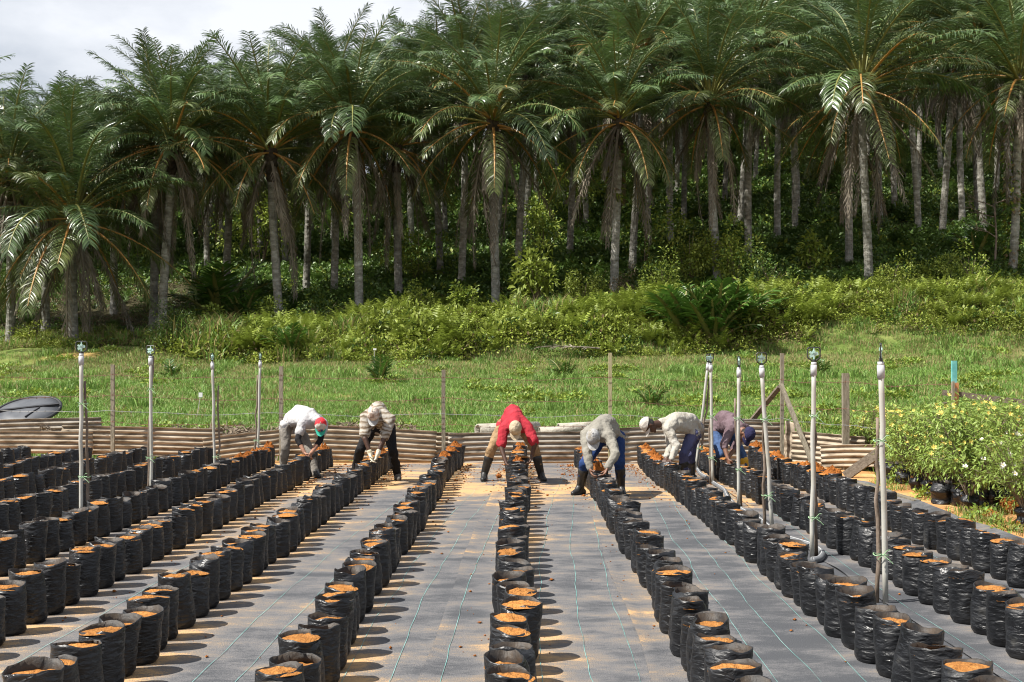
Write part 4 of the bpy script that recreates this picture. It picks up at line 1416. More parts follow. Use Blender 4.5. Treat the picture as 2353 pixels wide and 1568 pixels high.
# ------------------------------------------------------------------ corrugated sheets
def sheet(a, b, hgt, mkey, label, pitch=0.088, tilt=0.0, amp=0.017, group='corrugated sheets of the low fence', ragged=0.01):
    """a, b: top corners; ridges run from a to b"""
    a, b = Vector(a), Vector(b)
    L = (b - a).length
    nx_, nz_ = max(6, int(L / 0.12)), int(hgt / pitch * 8)
    d = (b - a).normalized()
    nrm = Vector((d.y, -d.x, 0)).normalized()
    if nrm.y > 0: nrm = -nrm
    V, F, val = [], [], []
    for side in (0, 1):
        for j in range(nz_ + 1):
            z = -hgt * j / nz_
            c = math.cos(2 * math.pi * z / pitch)
            for i in range(nx_ + 1):
                t = i / nx_
                e = (rnd.uniform(-ragged, ragged) if i in (0, nx_) else 0)
                w = 0.006 * math.sin(t * 9 + j * 0.05)
                q = Vector((t * L + e, -(c * amp + w - side * 0.007) - z * tilt, z + 0.006 * math.sin(t * 5)))
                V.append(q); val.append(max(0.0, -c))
    m_ = (nx_ + 1) * (nz_ + 1)
    for side in (0, 1):
        for j in range(nz_):
            for i in range(nx_):
                k = side * m_ + j * (nx_ + 1) + i
                q = (k, k + 1, k + nx_ + 2, k + nx_ + 1)
                F.append(q[::-1] if side == 0 else q)
    for j in (0, nz_):
        for i in range(nx_):
            k = j * (nx_ + 1) + i
            q = (k, k + 1, m_ + k + 1, m_ + k); F.append(q if j == 0 else q[::-1])
    for i in (0, nx_):
        for j in range(nz_):
            k = j * (nx_ + 1) + i
            q = (k, k + nx_ + 1, m_ + k + nx_ + 1, m_ + k); F.append(q[::-1] if i == 0 else q)
    mb = MB()
    mb.v, mb.f, mb.m = [tuple(p) for p in V], F, [0] * len(F)
    me = mb.mesh('corrugated_sheet', [M[mkey]], smooth=True)
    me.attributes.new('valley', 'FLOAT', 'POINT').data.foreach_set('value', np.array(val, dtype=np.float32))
    o = link('corrugated_sheet', me)
    xax = d; yax = -nrm; zax = xax.cross(yax)
    o.matrix_world = Matrix(((xax.x, yax.x, zax.x, a.x), (xax.y, yax.y, zax.y, a.y), (xax.z, yax.z, zax.z, a.z), (0, 0, 0, 1)))
    tag(o, label, 'corrugated sheet', group)
    return o


sheet(P(-40, 966, 23.0), P(232, 958, 23.0), 0.42, 'sheet_grey', 'grey corrugated sheet in front of the black tank lid')
sheet(P(-60, 991, 22.35), P(213, 991, 22.35), 0.40, 'sheet_tan', 'tan corrugated sheet at the left edge behind the bags')
sheet(P(143, 978, 22.5), P(512, 985, 22.5), 0.52, 'sheet_tan', 'long tan corrugated sheet left of the tilted one')
sheet(P(465, 1007, 22.2), P(655, 985, 22.2), 0.46, 'sheet_tan', 'tilted tan corrugated sheet left of the white T-shirt man')
sheet(P(640, 980, 22.35), P(770, 976, 22.35), 0.62, 'sheet_tan', 'short corrugated sheet behind the white T-shirt man')
sheet(P(735, 977, 22.2), P(1003, 990, 22.2), 0.60, 'sheet_tan', 'stained tan corrugated sheet behind the patterned-shirt man')
sheet(P(1001, 994, 22.3), P(1060, 995, 22.3), 0.54, 'sheet_tan', 'narrow tan corrugated sheet behind the middle fence post')
sheet(P(1030, 996, 22.15), P(1352, 990, 22.15), 0.545, 'sheet_grey', 'grey corrugated sheet behind the red-shirted man')
sheet(P(1335, 985, 22.3), P(1480, 985, 22.3), 0.60, 'sheet_tan', 'corrugated sheet behind the grey-shirted man')
sheet(P(1425, 984, 22.15), P(1640, 974, 22.15), 0.64, 'sheet_grey', 'corrugated sheet behind the cream-shirted man')
sheet(P(1610, 968, 22.3), P(1800, 970, 22.3), 0.72, 'sheet_grey', 'tall dark corrugated sheet behind the man in yellow boots')
sheet(P(1805, 967, 22.1), P(1828, 972, 21.9), 0.70, 'sheet_tan', 'narrow upright strip of sheet at the fence corner', pitch=0.3, amp=0.008)
sheet(P(1820, 991, 21.7), P(1988, 1003, 20.6), 0.52, 'sheet_tan', 'tan corrugated sheet right of the fence corner')
sheet(P(1885, 1024, 20.9), P(2030, 1020, 20.2), 0.36, 'sheet_tan', 'low corrugated sheet beside the flowering shrubs')
sheet(P(1600, 966, 22.6), P(1765, 962, 22.6), 0.12, 'sheet_grey', 'ridge of sheet lying behind the tall dark sheet', pitch=0.12)


# ------------------------------------------------------------------ posts, braces, rails, barbed wire
def timber(name, a, b, w, t, mkey, label, cat, group=None, side=None):
    mb = MB()
    c = Vector(a)
    mb.beam(Vector((0, 0, 0)), Vector(b) - c, w, t, side=side)
    o = mb.build(name, M[mkey], None, loc=c)
    tag(o, label, cat, group)
    return o


def ground_post(px, top, Y, w, mkey, label, dx=0.0):
    t = P(px, top, Y)
    z0 = hz1(t.x, Y) - 0.1
    timber('fence_post', (t.x + dx, Y, z0), t, w, w * 0.9, mkey, label, 'fence post', 'wooden posts of the barbed wire fence')


ground_post(259, 838, 22.28, 0.062, 'wood', 'grey wooden fence post between the two leftmost sprinklers')
ground_post(646, 842, 22.1, 0.066, 'wood', 'grey wooden fence post beside the white T-shirt man')
ground_post(1019, 850, 22.05, 0.066, 'wood', 'grey wooden fence post between patterned and red shirts')
ground_post(1402, 811, 22.05, 0.062, 'wood_pale', 'tall pale yellowish fence post above the grey-shirted man')
ground_post(1797, 812, 22.0, 0.062, 'wood', 'tall braced fence post at the fence corner')
ground_post(1943, 858, 20.7, 0.105, 'wood', 'thick square fence post in front of the tan sheet')
timber('brace', G(1864, 1072) + Vector((0, -0.2, 0)), P(1794, 883, 21.85), 0.075, 0.05, 'wood', 'pale diagonal brace leaning right from the corner post', 'timber brace', 'diagonal timber braces')
bq = P(1600, 1050, 22.75)
timber('brace', Vector((at_y(1700, 22.9), 22.9, 0.45)), P(1791, 890, 22.2), 0.085, 0.05, 'wood_dark', 'dark diagonal brace leaning left behind the corner post', 'timber brace', 'diagonal timber braces')
timber('brace', G(1942, 1098) + Vector((0, 0, 0.02)), P(2120, 968, 18.9), 0.15, 0.045, 'wood_dark', 'wide dark plank propped diagonally into the flowering shrubs', 'plank', 'diagonal timber braces', side=(0.5, 0, 1))
gpa, gpb = G(1972, 1120), G(2108, 1162)
mb = MB(); mb.beam(Vector((0, 0, 0.04)), gpb - gpa + Vector((0, 0, 0.04)), 0.09, 0.06)
tag(mb.build('ground_plank', M['wood'], None, loc=gpa), 'grey plank lying along the mat edge beside the shrubs', 'plank')
# painted post and rail on the right
pr = empty('painted_post', (at_y(2194, 17.5), 17.5, -0.05))
tag(pr, 'peeling teal and orange painted post above the flowering shrubs', 'post')
zt, zm = P(2194, 828, 17.5).z + 0.05, P(2194, 880, 17.5).z + 0.05
mb = MB(); mb.beam((0, 0, 0), (0, 0, zm), 0.085, 0.06); mb.build('orange_painted_board', M['orange_paint'], pr)
mb = MB(); mb.beam((0.014, 0.064, 0.3), (0.014, 0.064, zt - 0.008), 0.068, 0.05); mb.build('teal_painted_board', M['teal'], pr)
mb = MB(); mb.beam((-0.045, -0.055, 0.6), (-0.045, -0.055, zm + 0.02), 0.03, 0.045); mb.build('bare_batten', M['wood'], pr)
timber('rail', P(2166, 902, 17.62), P(2380, 928, 17.1), 0.055, 0.075, 'wood_dark', 'dark timber rail nailed across the painted post', 'rail', side=(0, 1, 0))
timber('brace', P(2140, 985, 17.9), P(2172, 925, 17.7), 0.05, 0.035, 'wood_dark', 'short dark strut among shrubs below the painted post', 'strut', 'diagonal timber braces')


def barbed(y_list, mkey, label, group='strands of barbed wire'):
    """points (px, py, Y) strung in order with slight sag and barbs"""
    mb = MB()
    pts = []
    for i in range(len(y_list) - 1):
        a, b = P(*y_list[i]), P(*y_list[i + 1])
        m_ = max(4, int((b - a).length / 0.16))
        ph = rnd.uniform(0, 6)
        for k in range(m_):
            t = k / m_
            q = a.lerp(b, t)
            q.z -= 0.05 * 4 * t * (1 - t) * min(1, (b - a).length / 3) - 0.012 * math.sin(t * 11 + ph)
            pts.append(q)
    pts.append(P(*y_list[-1]))
    o0 = pts[0].copy()
    pts = [p - o0 for p in pts]
    mb.tube(pts, 0.0036, 4)
    for k in range(1, len(pts) - 1):
        p = pts[k]
        for s in (-1, 1):
            mb.tube([p + Vector((-0.012 * s, 0, -0.02)), p + Vector((0.012 * s, 0, 0.02))], 0.003, 3)
    tag(mb.build('barbed_wire', M[mkey], None, loc=o0), label, 'barbed wire', group)


YF = 22.0
barbed([(-30, 866, 22.6), (259, 862, 22.22), (646, 864, 22.05), (1019, 866, 22.0), (1402, 867, 22.0), (1797, 874, 21.95), (1943, 877, 20.6), (2190, 882, 17.6)], 'wire_rust', 'topmost rusty barbed wire strand of the fence')
barbed([(-30, 911, 22.6), (259, 907, 22.22), (646, 917, 22.05), (1019, 915, 22.0), (1402, 921, 22.0), (1797, 930, 21.95), (1943, 940, 20.6), (2030, 947, 20.0)], 'wire_rust', 'second rusty barbed wire strand from the top')
barbed([(-30, 940, 22.6), (259, 943, 22.22), (646, 949, 22.05), (1019, 950, 22.0), (1402, 953, 22.0), (1797, 962, 21.95), (1943, 976, 20.6), (2040, 986, 20.0)], 'wire_zinc', 'silvery barbed wire strand third from the top')
barbed([(212, 970, 22.3), (259, 970, 22.22), (646, 972, 22.05), (1019, 976, 22.0), (1402, 976, 22.0), (1600, 980, 22.0)], 'wire_rust', 'lowest rusty barbed wire strand just above the sheets')


# ------------------------------------------------------------------ sprinklers
def bent(a, b, n, amp, seed):
    r = random.Random(seed)
    out = []
    for i in range(n + 1):
        t = i / n
        j = amp * math.sin(math.pi * t)
        out.append(a.lerp(b, t) + Vector((r.uniform(-1, 1) * j, r.uniform(-1, 1) * j, 0)))
    return out


def sprinkler(base, top, stake_b, stake_t, label, head_rot, ties, seed, lean_y=0.0, thick=0.021):
    """base/top: (px, py) of pipe foot (given its real ground row) and of the head; everything at the foot's distance"""
    g = G(*base)
    Y = g.y
    root = empty('sprinkler', (g.x, g.y, mat_top(g.x, g.y)))
    tag(root, label, 'sprinkler', 'sprinklers on white pipes')
    o = root.location.copy()
    tp = P(top[0], top[1], Y + lean_y) - o
    hs = 0.15 * (1.0 if thick > 0.02 else 1.0)
    pt = tp - Vector((0, 0, hs))
    mb = MB()
    mb.tube(bent(Vector((0, 0, 0.0)), pt, 8, 0.006, seed), thick, 12); mb.build('pipe', M['pvc'], root, True)
    d = pt.normalized()
    mb = MB(); mb.tube([pt - d * 0.10, pt - d * 0.005], thick * 1.35, 12); mb.tube([pt - d * 0.012, pt + d * 0.02], thick * 1.15, 12); mb.build('coupling', M['pvc_grey'], root, True)
    head = empty('nozzle', pt, head_rot); head.parent = root
    fr = MB()
    pr_ = [(0, 0, 0.0), (-0.02, 0, 0.035), (-0.055, 0, 0.06), (-0.058, 0, 0.135), (-0.045, 0, 0.15), (0.045, 0, 0.15), (0.058, 0, 0.135), (0.055, 0, 0.06), (0.02, 0, 0.035), (0, 0, 0.0)]
    for i in range(len(pr_) - 1):
        fr.tube([pr_[i], pr_[i + 1]], 0.0065, 6)
    fr.tube([(0, 0, 0.0), (0, 0, 0.045)], [0.02, 0.012], 8)
    f_ = fr.build('nozzle_frame', M['black_nozzle'], root, False, pt, (0, 0, head_rot))
    am = MB()
    am.tube([(0, 0, 0.045), (0, 0, 0.148)], [0.010, 0.006], 6)
    am.box((0.0, 0, 0.085), (0.040, 0.007, 0.013), Matrix.Rotation(R(-22), 3, 'Y'))
    am.box((-0.012, 0, 0.095), (0.030, 0.007, 0.010), Matrix.Rotation(R(32), 3, 'Y'))
    am.box((0.0, 0.0, 0.11), (0.012, 0.012, 0.012))
    am.build('nozzle_arm', M['mint'], root, False, pt, (0, 0, head_rot))
    bpy.data.objects.remove(head)
    if stake_b is not None:
        sb = Vector(((stake_b[0] - base[0]) / FPX * Y, 0.045, 0))
        st = P(stake_t[0], stake_t[1], Y + 0.03) - o
        mb = MB()
        pts = bent(sb, st, 9, 0.02, seed + 5)
        mb.tube(pts, [0.019 - 0.007 * i / 9 + rnd.uniform(-0.002, 0.002) for i in range(10)], 8)
        mb.m[-1] = 1
        mb.build('support_stake', [M['stake'], M['stake_end']], root, True)
        for ty in ties:
            z = P(0, ty, Y).z - o.z
            c = Vector((tp.x * z / tp.z, 0, z))
            sx = sb.x + (st.x - sb.x) * z / st.z
            mid = Vector(((c.x + sx) / 2, 0.02, z)); hw = abs(c.x - sx) / 2 + 0.03
            mb = MB()
            loop = [mid + Vector((hw * math.cos(a_), 0.052 * math.sin(a_), 0.006 * math.sin(a_ * 3))) for a_ in [i * math.pi / 6 for i in range(13)]]
            mb.tube(loop, 0.0035, 4)
            k0 = mid + Vector((0, -0.055, 0))
            for (ax, az) in ((0.05, 0.04), (0.07, -0.06), (-0.05, 0.01), (-0.04, -0.03)):
                mb.tube([k0, k0 + Vector((ax * 0.6, -0.01, az * 0.7 + 0.01)), k0 + Vector((ax, -0.01, az))], 0.0035, 3)
            mb.build('twine_tie', M['tie'], root)


sprinkler((186, 1212), (187, 785), (203, 1212), (195, 876), 'leftmost sprinkler with a tied bark stake, head square to view', 0.1, (928, 1096), 1)
sprinkler((348, 1152), (346, 795), (338, 1152), (352, 818), 'second sprinkler from the left with a crooked stake', -0.2, (894, 1052), 2)
sprinkler((494, 1096), (488, 812), (502, 1096), (502, 886), 'third sprinkler from the left with its head edge-on', 1.4, (1050,), 3)
sprinkler((592, 1074), (598, 811), (585, 1074), (592, 862), 'fourth sprinkler from the left, beside the white T-shirt man', 1.45, (1012,), 4)
sprinkler((1598, 1085), (1627, 815), (1606, 1085), (1630, 876), 'leaning sprinkler pipe crossing behind the cream-shirted man', 0.9, (1030,), 5)
sprinkler((1638, 1117), (1633, 814), (1633, 1120), (1633, 922), 'upright sprinkler just right of the leaning pipe', 0.7, (957, 1052), 6)
sprinkler((1697, 1168), (1698, 820), (1704, 1166), (1689, 916), "sprinkler standing in front of the yellow-booted man", 1.15, (961, 1079), 7)
sprinkler((1775, 1226), (1750, 811), (1759, 1222), (1753, 900), 'sprinkler with stake right of the yellow-booted man', 0.35, (964, 1139), 8)
sprinkler((1866, 1286), (1870, 799), (1878, 1300), (1871, 930), 'sprinkler with pale square head in front of the corner brace', 0.05, (956, 1190), 9)
sprinkler((2035, 1394), (2024, 790), (2018, 1392), (2016, 960), 'nearest and tallest sprinkler at right with a twisted mint arm', 1.25, (1013, 1275), 10)

# hose
hp = [(1600, 1080), (1610, 1096), (1626, 1106), (1642, 1119), (1664, 1134), (1671, 1149), (1688, 1169), (1714, 1187), (1744, 1203), (1766, 1220), (1794, 1243), (1830, 1254), (1866, 1266), (1889, 1282), (1884, 1296), (1866, 1300)]
pts = [G(px, py) + Vector((0, 0, 0.045)) for px, py in hp]
sm = []
for i in range(len(pts) - 1):
    p0, p1, p2, p3 = pts[max(i - 1, 0)], pts[i], pts[i + 1], pts[min(i + 2, len(pts) - 1)]
    for k in range(5):
        t = k / 5
        sm.append(0.5 * ((2 * p1) + (p2 - p0) * t + (2 * p0 - 5 * p1 + 4 * p2 - p3) * t * t + (3 * p1 - p0 - 3 * p2 + p3) * t ** 3))
sm.append(pts[-1])
h0 = sm[0].copy()
hr = empty('water_hose', (h0.x, h0.y, mat_top(h0.x, h0.y)))
tag(hr, 'grey water hose with white line winding between the rows', 'hose')
oo = hr.location.copy()
mb = MB(); mb.tube([p - oo for p in sm], 0.03, 10); mb.build('hose_tube', M['hose'], hr, True)
mb = MB(); mb.tube([p - oo + Vector((-0.010, -0.012, 0.0285)) for p in sm], 0.0035, 5); mb.build('hose_line', M['hose_line'], hr, True)

# tank lid, pipes, litter, tags
lc = P(62, 944, 24.2)
lid = empty('tank_lid', lc)
lid.rotation_euler = (R(24), R(-3), 0)
tag(lid, 'round black plastic tank lid leaning behind the left sheets', 'tank lid')
LR = 0.62
mb = MB()
n = 48
v = [(0, 0, 0.05)]; f = []
for j, (rr, zz) in enumerate(((0.5, 0.04), (0.96, 0.0), (0.96, -0.06))):
    for k in range(n):
        a_ = 2 * math.pi * k / n
        v.append((LR * rr * math.cos(a_), LR * rr * math.sin(a_), zz))
for k in range(n): f.append((0, 1 + k, 1 + (k + 1) % n))
for j in range(2):
    for k in range(n):
        f.append((1 + j * n + k, 1 + (j + 1) * n + k, 1 + (j + 1) * n + (k + 1) % n, 1 + j * n + (k + 1) % n))
mb.add(v, f); mb.build('lid_plate', M['lid'], lid, True)
mb = MB(); mb.tube([(LR * math.cos(2 * math.pi * k / n), LR * math.sin(2 * math.pi * k / n), -0.01) for k in range(n + 1)], 0.032, 8); mb.build('rim', M['lid_rim'], lid, True)
mb = MB(); mb.beam((-LR * 0.95, -0.05, 0.045), (LR * 0.95, 0.12, 0.045), 0.05, 0.045, side=(0, 1, 0)); mb.build('rib', M['lid_rim'], lid)
mb = MB(); mb.beam((0.1, -LR * 0.6, 0.045), (0.25, LR * 0.02, 0.05), 0.02, 0.03); mb.build('rib', M['lid_rim'], lid)


def hollow_pipe(a, b, rad, label):
    a, b = Vector(a), Vector(b)
    mb = MB()
    n = 20
    d = (b - a).normalized(); s1 = Vector((0, 0, 1)); s1 = (s1 - d * s1.dot(d)).normalized(); s2 = d.cross(s1)
    v = []
    for (t, rr) in ((0, rad), (1, rad), (1, rad * 0.74), (0, rad * 0.74)):
        for k in range(n):
            q = 2 * math.pi * k / n
            v.append((b - a) * t + (s1 * math.cos(q) + s2 * math.sin(q)) * rr * (1 + rnd.uniform(-0.03, 0.03)))
    f = []
    for j in range(4):
        for k in range(n):
            f.append((j * n + k, j * n + (k + 1) % n, ((j + 1) % 4) * n + (k + 1) % n, ((j + 1) % 4) * n + k))
    mb.add(v, f)
    tag(mb.build('concrete_pipe', M['concrete'], None, True, loc=a), label, 'concrete pipe', 'concrete pipes behind the sheets')


hollow_pipe(P(1098, 990, 23.2), P(1235, 984, 23.9), 0.125, 'hollow concrete pipe with open dark end left of the red shirt')
hollow_pipe(P(1240, 992, 23.5), P(1352, 988, 23.7), 0.09, 'concrete pipe behind sheets between red and grey shirts')
hollow_pipe(P(1283, 984, 24.2), P(1400, 978, 24.6), 0.09, 'concrete pipe farther back left of the tall pale post')

V, F = [], []
rg = np.random.default_rng(91)
for i in range(2600):
    px = rg.choice([rg.uniform(395, 660), rg.uniform(740, 830), rg.uniform(905, 960), rg.uniform(90, 120)], p=[.66, .2, .08, .06])
    Y = rg.uniform(22.75, 23.5)
    p = np.array(P(px, 0, Y)); 
    mound = 0.36 + 0.14 * vnoise(np.array([px * 0.02]), np.array([0.3]), 3)[0]
    p[2] = max(0.05, mound * rg.uniform(0.3, 1.0)) + 0.24
    d = rg.normal(size=3); d[2] *= 0.55; d /= np.linalg.norm(d)
    L = rg.uniform(0.08, 0.26); w = np.cross(d, rg.normal(size=3)); w = w / np.linalg.norm(w) * rg.uniform(0.006, 0.016)
    k = len(V)
    V += [p - w, p + w, p + d * L]
    F += [(k, k + 1, k + 2)]
tag(link('frond_litter', np_mesh('frond_litter', V, F, [M['litter']])), 'heap of dry brown palm fronds behind the left sheets', 'dead fronds', kind='stuff')
# core of that heap, so that it is not see-through
mb = MB()
for (x0p, x1p) in ((395, 660), (740, 830)):
    v, f = [], []
    m_ = 24
    for i in range(m_ + 1):
        px = x0p + (x1p - x0p) * i / m_
        x = at_y(px, 23.1); hgt = (0.50 + 0.10 * float(vnoise(np.array([px * 0.05]), np.array([0.7]), 4)[0])) * math.sin(math.pi * min(max(i / m_, 0.04), 0.96)) ** 0.4
        for (dy, q) in ((-0.4, 0.0), (-0.2, 0.75), (0.0, 1.0), (0.25, 0.75), (0.5, 0.1)):
            v.append((x + rnd.uniform(-0.02, 0.02), 23.1 + dy, hgt * q + rnd.uniform(-0.03, 0.03)))
    for i in range(m_):
        for k in range(4): f.append((i * 5 + k, i * 5 + 5 + k, i * 5 + 6 + k, i * 5 + 1 + k))
    mb.add(v, f)
tag(mb.build('litter_mound', M['litter']), 'low brown mound under the dry frond heap', 'litter mound', kind='stuff')

tg = empty('tag_stick', P(447, 950, 30.0)); tag(tg, 'thin leaning stick with white tag in the grass', 'marker stick')
tp_ = P(461, 905, 30.0) - P(447, 950, 30.0)
mb = MB(); mb.tube([(0, 0, -0.5), tp_], 0.008, 5); mb.build('stick', M['pvc'], tg)
mb = MB(); mb.box(tp_ + Vector((0.0, 0, -0.03)), (0.045, 0.01, 0.055)); mb.build('tag', M['white_tag'], tg)
tg = empty('marker_stick', (at_y(860, 48.5), 48.5, hz1(at_y(860, 48.5), 48.5))); tag(tg, 'upright white marker stick at the foot of the bank', 'marker stick')
mb = MB(); mb.tube([(0, 0, 0), (0, 0, P(860, 803, 48.5).z - tg.location.z)], 0.014, 5); mb.build('stick', M['pvc'], tg)
mb = MB(); mb.box((0.02, 0, P(860, 803, 48.5).z - tg.location.z), (0.06, 0.02, 0.035)); mb.build('tag', M['white_tag'], tg)

# ------------------------------------------------------------------ flowering shrubs in old bags
SH = []
for q in range(4):
    rg = np.random.default_rng(1200 + q)
    V, F = [], []
    sm_ = MB()
    tips = []
    for i in range(24):
        a_ = rg.uniform(0, 6.28); sp = rg.uniform(0.15, 0.8); hgt = rg.uniform(0.30, 1.0)
        e = np.array([math.cos(a_) * sp * 0.62, math.sin(a_) * sp * 0.62, hgt])
        md = e * np.array([0.42, 0.42, 0.5]) + rg.normal(size=3) * 0.03
        sm_.tube([(0.02 * math.cos(a_), 0.02 * math.sin(a_), 0), md, e], [0.009, 0.007, 0.003], 4)
        tips.append(e)
        for sub in range(3):
            t0 = rg.uniform(0.45, 0.95)
            b0 = md * (1 - t0) * 2 + e * (2 * t0 - 1) if t0 > 0.5 else md
            e2 = b0 + rg.normal(size=3) * np.array([0.14, 0.14, 0.08]) + np.array([0, 0, 0.1])
            sm_.tube([b0, e2], [0.004, 0.002], 3)
            tips.append(e2)
    for e in tips:
        for j in range(24):
            p = e + rg.normal(size=3) * np.array([0.055, 0.055, 0.07]) - np.array([0, 0, 0.03])
            d = (p - e); d = d / (np.linalg.norm(d) + 1e-6) + rg.normal(size=3) * 0.5 + np.array([0, 0, 0.05]); d /= np.linalg.norm(d)
            sd = np.cross(d, np.array([0, 0, 1.0]) + rg.normal(size=3) * 0.5); sd /= np.linalg.norm(sd)
            L, W = rg.uniform(0.045, 0.085), rg.uniform(0.014, 0.024)
            k = len(V)
            V += [p, p + d * L * 0.5 + sd * W / 2, p + d * L + np.array([0, 0, -0.012]), p + d * L * 0.5 - sd * W / 2]
            F += [(k, k + 1, k + 2), (k, k + 2, k + 3)]
    SH.append((sm_.mesh('stem', [M['stem']]), np_mesh('foliage', V, F, [M['leaf_shrub']]), tips))


def flower_mesh(mk):
    mb = MB()
    v, f, = [], []
    c = (0, 0, 0)
    for p in range(5):
        a0 = 2 * math.pi * p / 5
        v = [(0, 0, -0.004)]
        for (da, rr, zz) in ((-0.52, 0.020, 0.006), (-0.36, 0.031, 0.013), (0.0, 0.034, 0.014), (0.36, 0.031, 0.013), (0.52, 0.020, 0.006)):
            v.append((rr * math.cos(a0 + da), rr * math.sin(a0 + da), zz + 0.002 * math.sin(p)))
        mb.add(v, [(0, 1, 2), (0, 2, 3), (0, 3, 4), (0, 4, 5)], 0)
    mb.add([(0.008 * math.cos(k * 1.047), 0.008 * math.sin(k * 1.047), 0.006) for k in range(6)] + [(0, 0, 0.011)], [(k, (k + 1) % 6, 6) for k in range(6)], 1)
    return mb.mesh('flower', [M[mk], M['petal_eye']])


FLY, FLW = flower_mesh('petal'), flower_mesh('petal_white')


def old_bag_mesh(seed):
    me, sz, ln, R0, ph, fl = bag_mesh(seed, 0.22 + 0.105, 0.105)
    r = random.Random(seed)
    for v in me.vertices:
        t = v.co.z / 0.325
        v.co.z *= 0.62
        v.co.x += 0.02 * math.sin(9 * t + seed) + r.uniform(-0.006, 0.006); v.co.y += r.uniform(-0.006, 0.006)
        if t > 0.8: v.co.x *= 0.9; v.co.y *= 0.9
    return me, sz * 0.62


OB = [old_bag_mesh(1300 + q) for q in range(3)]
SHRUBS = [  # x, y, height scale, white?, label
    (5.30, 14.9, 1.22, 0, 'yellow-flowered shrub in an old bag, foremost of the yellow ones'),
    (5.62, 15.2, 1.30, 0, 'tall yellow-flowered shrub just behind the foremost yellow one'),
    (5.95, 15.0, 1.24, 0, 'yellow-flowered shrub against the right picture edge'),
    (5.45, 15.9, 1.26, 0, 'yellow-flowered shrub right below the painted post'),
    (6.05, 16.1, 1.32, 0, 'yellow-flowered shrub under the timber rail'),
    (5.42, 16.7, 1.14, 0, 'yellow-flowered shrub left of the painted post'),
    (5.75, 17.0, 1.2, 0, 'yellow-flowered shrub behind the painted post'),
    (5.50, 17.5, 1.08, 0, 'yellow-flowered shrub at the upper end of the propped plank'),
    (5.78, 18.3, 1.08, 0, 'yellow-flowered shrub behind the propped plank'),
    (5.88, 19.2, 1.0, 0, 'small yellow-flowered shrub farther back behind the plank'),
    (6.15, 20.2, 1.0, 0, 'yellow-flowered shrub right of the low sheet'),
    (5.85, 21.4, 1.05, 0, 'sparse yellow-flowered shrub behind the thick square post'),
    (6.35, 17.4, 1.3, 0, 'yellow-flowered shrub half hidden at the right end of the rail'),
    (5.42, 13.55, 0.95, 1, 'white-flowered shrub at the right picture edge'),
    (5.72, 14.2, 0.90, 1, 'white-flowered shrub behind the foremost white one'),
]
for i, (x, y, hs, wh, lab) in enumerate(SHRUBS):
    r = random.Random(1400 + i)
    root = empty('flowering_shrub', (x, y, 0.0))
    tag(root, lab, 'flowering shrub', 'flowering shrubs in old bags')
    ob, oz = OB[i % 3]
    rz = r.uniform(0, 6.28)
    link('bag', ob, root, (0, 0, 0.004), (0, 0, rz))
    link('soil', BAGS[i % 14][1], root, (0, 0, oz - 0.008), (0, 0, rz)).scale = (0.8, 0.8, 1)
    st, fo, tips = SH[i % 4]
    sc = (hs, hs, hs * 0.82)
    a_ = r.uniform(0, 6.28)
    link('stem', st, root, (0, 0, oz - 0.02), (0, 0, a_)).scale = sc
    link('foliage', fo, root, (0, 0, oz - 0.02), (0, 0, a_)).scale = sc
    cand = [t for t in tips if t[2] > 0.35]
    r.shuffle(cand)
    for t in cand[:(18 if wh else 40)]:
        q = Matrix.Rotation(a_, 3, 'Z') @ Vector(t) * hs
        q.z *= 0.82
        q = q + Vector((r.uniform(-0.03, 0.03), r.uniform(-0.06, 0.0), oz - 0.02 + r.uniform(0.0, 0.07)))
        o = link('flower', FLW if wh else FLY, root, q, (r.uniform(0.4, 1.4), r.uniform(-0.5, 0.4), r.uniform(-0.6, 0.6)))
        s = r.uniform(0.65, 1.0); o.scale = (s, s, s)
# more empty, slumped bags along the shrubs' feet
for i, (px, py) in enumerate(((2165, 1158), (2210, 1163), (2258, 1166), (2300, 1172), (2075, 1112), (2056, 1106), (2026, 1088), (1990, 1076), (2010, 1082))):
    g = G(px, py)
    o = link('slumped_bag', OB[i % 3][0], None, (g.x, g.y, 0.003), (0.0, 0.0, rnd.uniform(0, 6.28)))
    s = rnd.uniform(0.95, 1.3); o.scale = (s, s, s * 1.05)
    tag(o, 'slumped old black bag, %s from the front along the shrubs\' feet' % nth({0: 4, 1: 3, 2: 2, 3: 1, 4: 5, 5: 6, 6: 7, 7: 9, 8: 8}[i]), 'plant bag', 'slumped bags by the shrubs')
# weeds on the sandy strip
n = 900
wx = nrng.uniform(4.95, 7.2, n); wy = nrng.uniform(10.5, 21.8, n)
keep = (vnoise(wx * 1.6, wy * 1.3, 15) > 0.35) | (wx > 5.6) & (wy > 14.5)
keep &= ~((wx < 5.15) & (nrng.uniform(size=n) < 0.7))
wx, wy = wx[keep], wy[keep]
scatter('strip_weeds', np.stack([wx, wy, np.zeros_like(wx)], 1), nrng.uniform(0, 6.28, len(wx)), nrng.uniform(0.35, 0.75, len(wx)), nrng.choice([0, 1, 2, 4], len(wx)), gr_src,
        'thin grass and weeds on the sandy strip below the shrubs', 'weeds')


# ------------------------------------------------------------------ people
SKIN = {'dark': mat('dark_skin', [(0.3, (0.045, 0.022, 0.014)), (0.7, (0.085, 0.042, 0.027))], 14, 0.5, 0.1, 60),
        'brown': mat('brown_skin', [(0.3, (0.13, 0.062, 0.038)), (0.7, (0.21, 0.105, 0.066))], 14, 0.5, 0.1, 60),
        'light': mat('light_brown_skin', [(0.3, (0.26, 0.13, 0.085)), (0.7, (0.36, 0.19, 0.125))], 14, 0.5, 0.1, 60)}


def cloth(name, stops, scale=5, bump=0.6, rough=0.9, stretch=(1, 1, 1)):
    return mat(name, stops, scale, rough, bump, 13, stretch=stretch, spec=0.15, bdist=0.05)


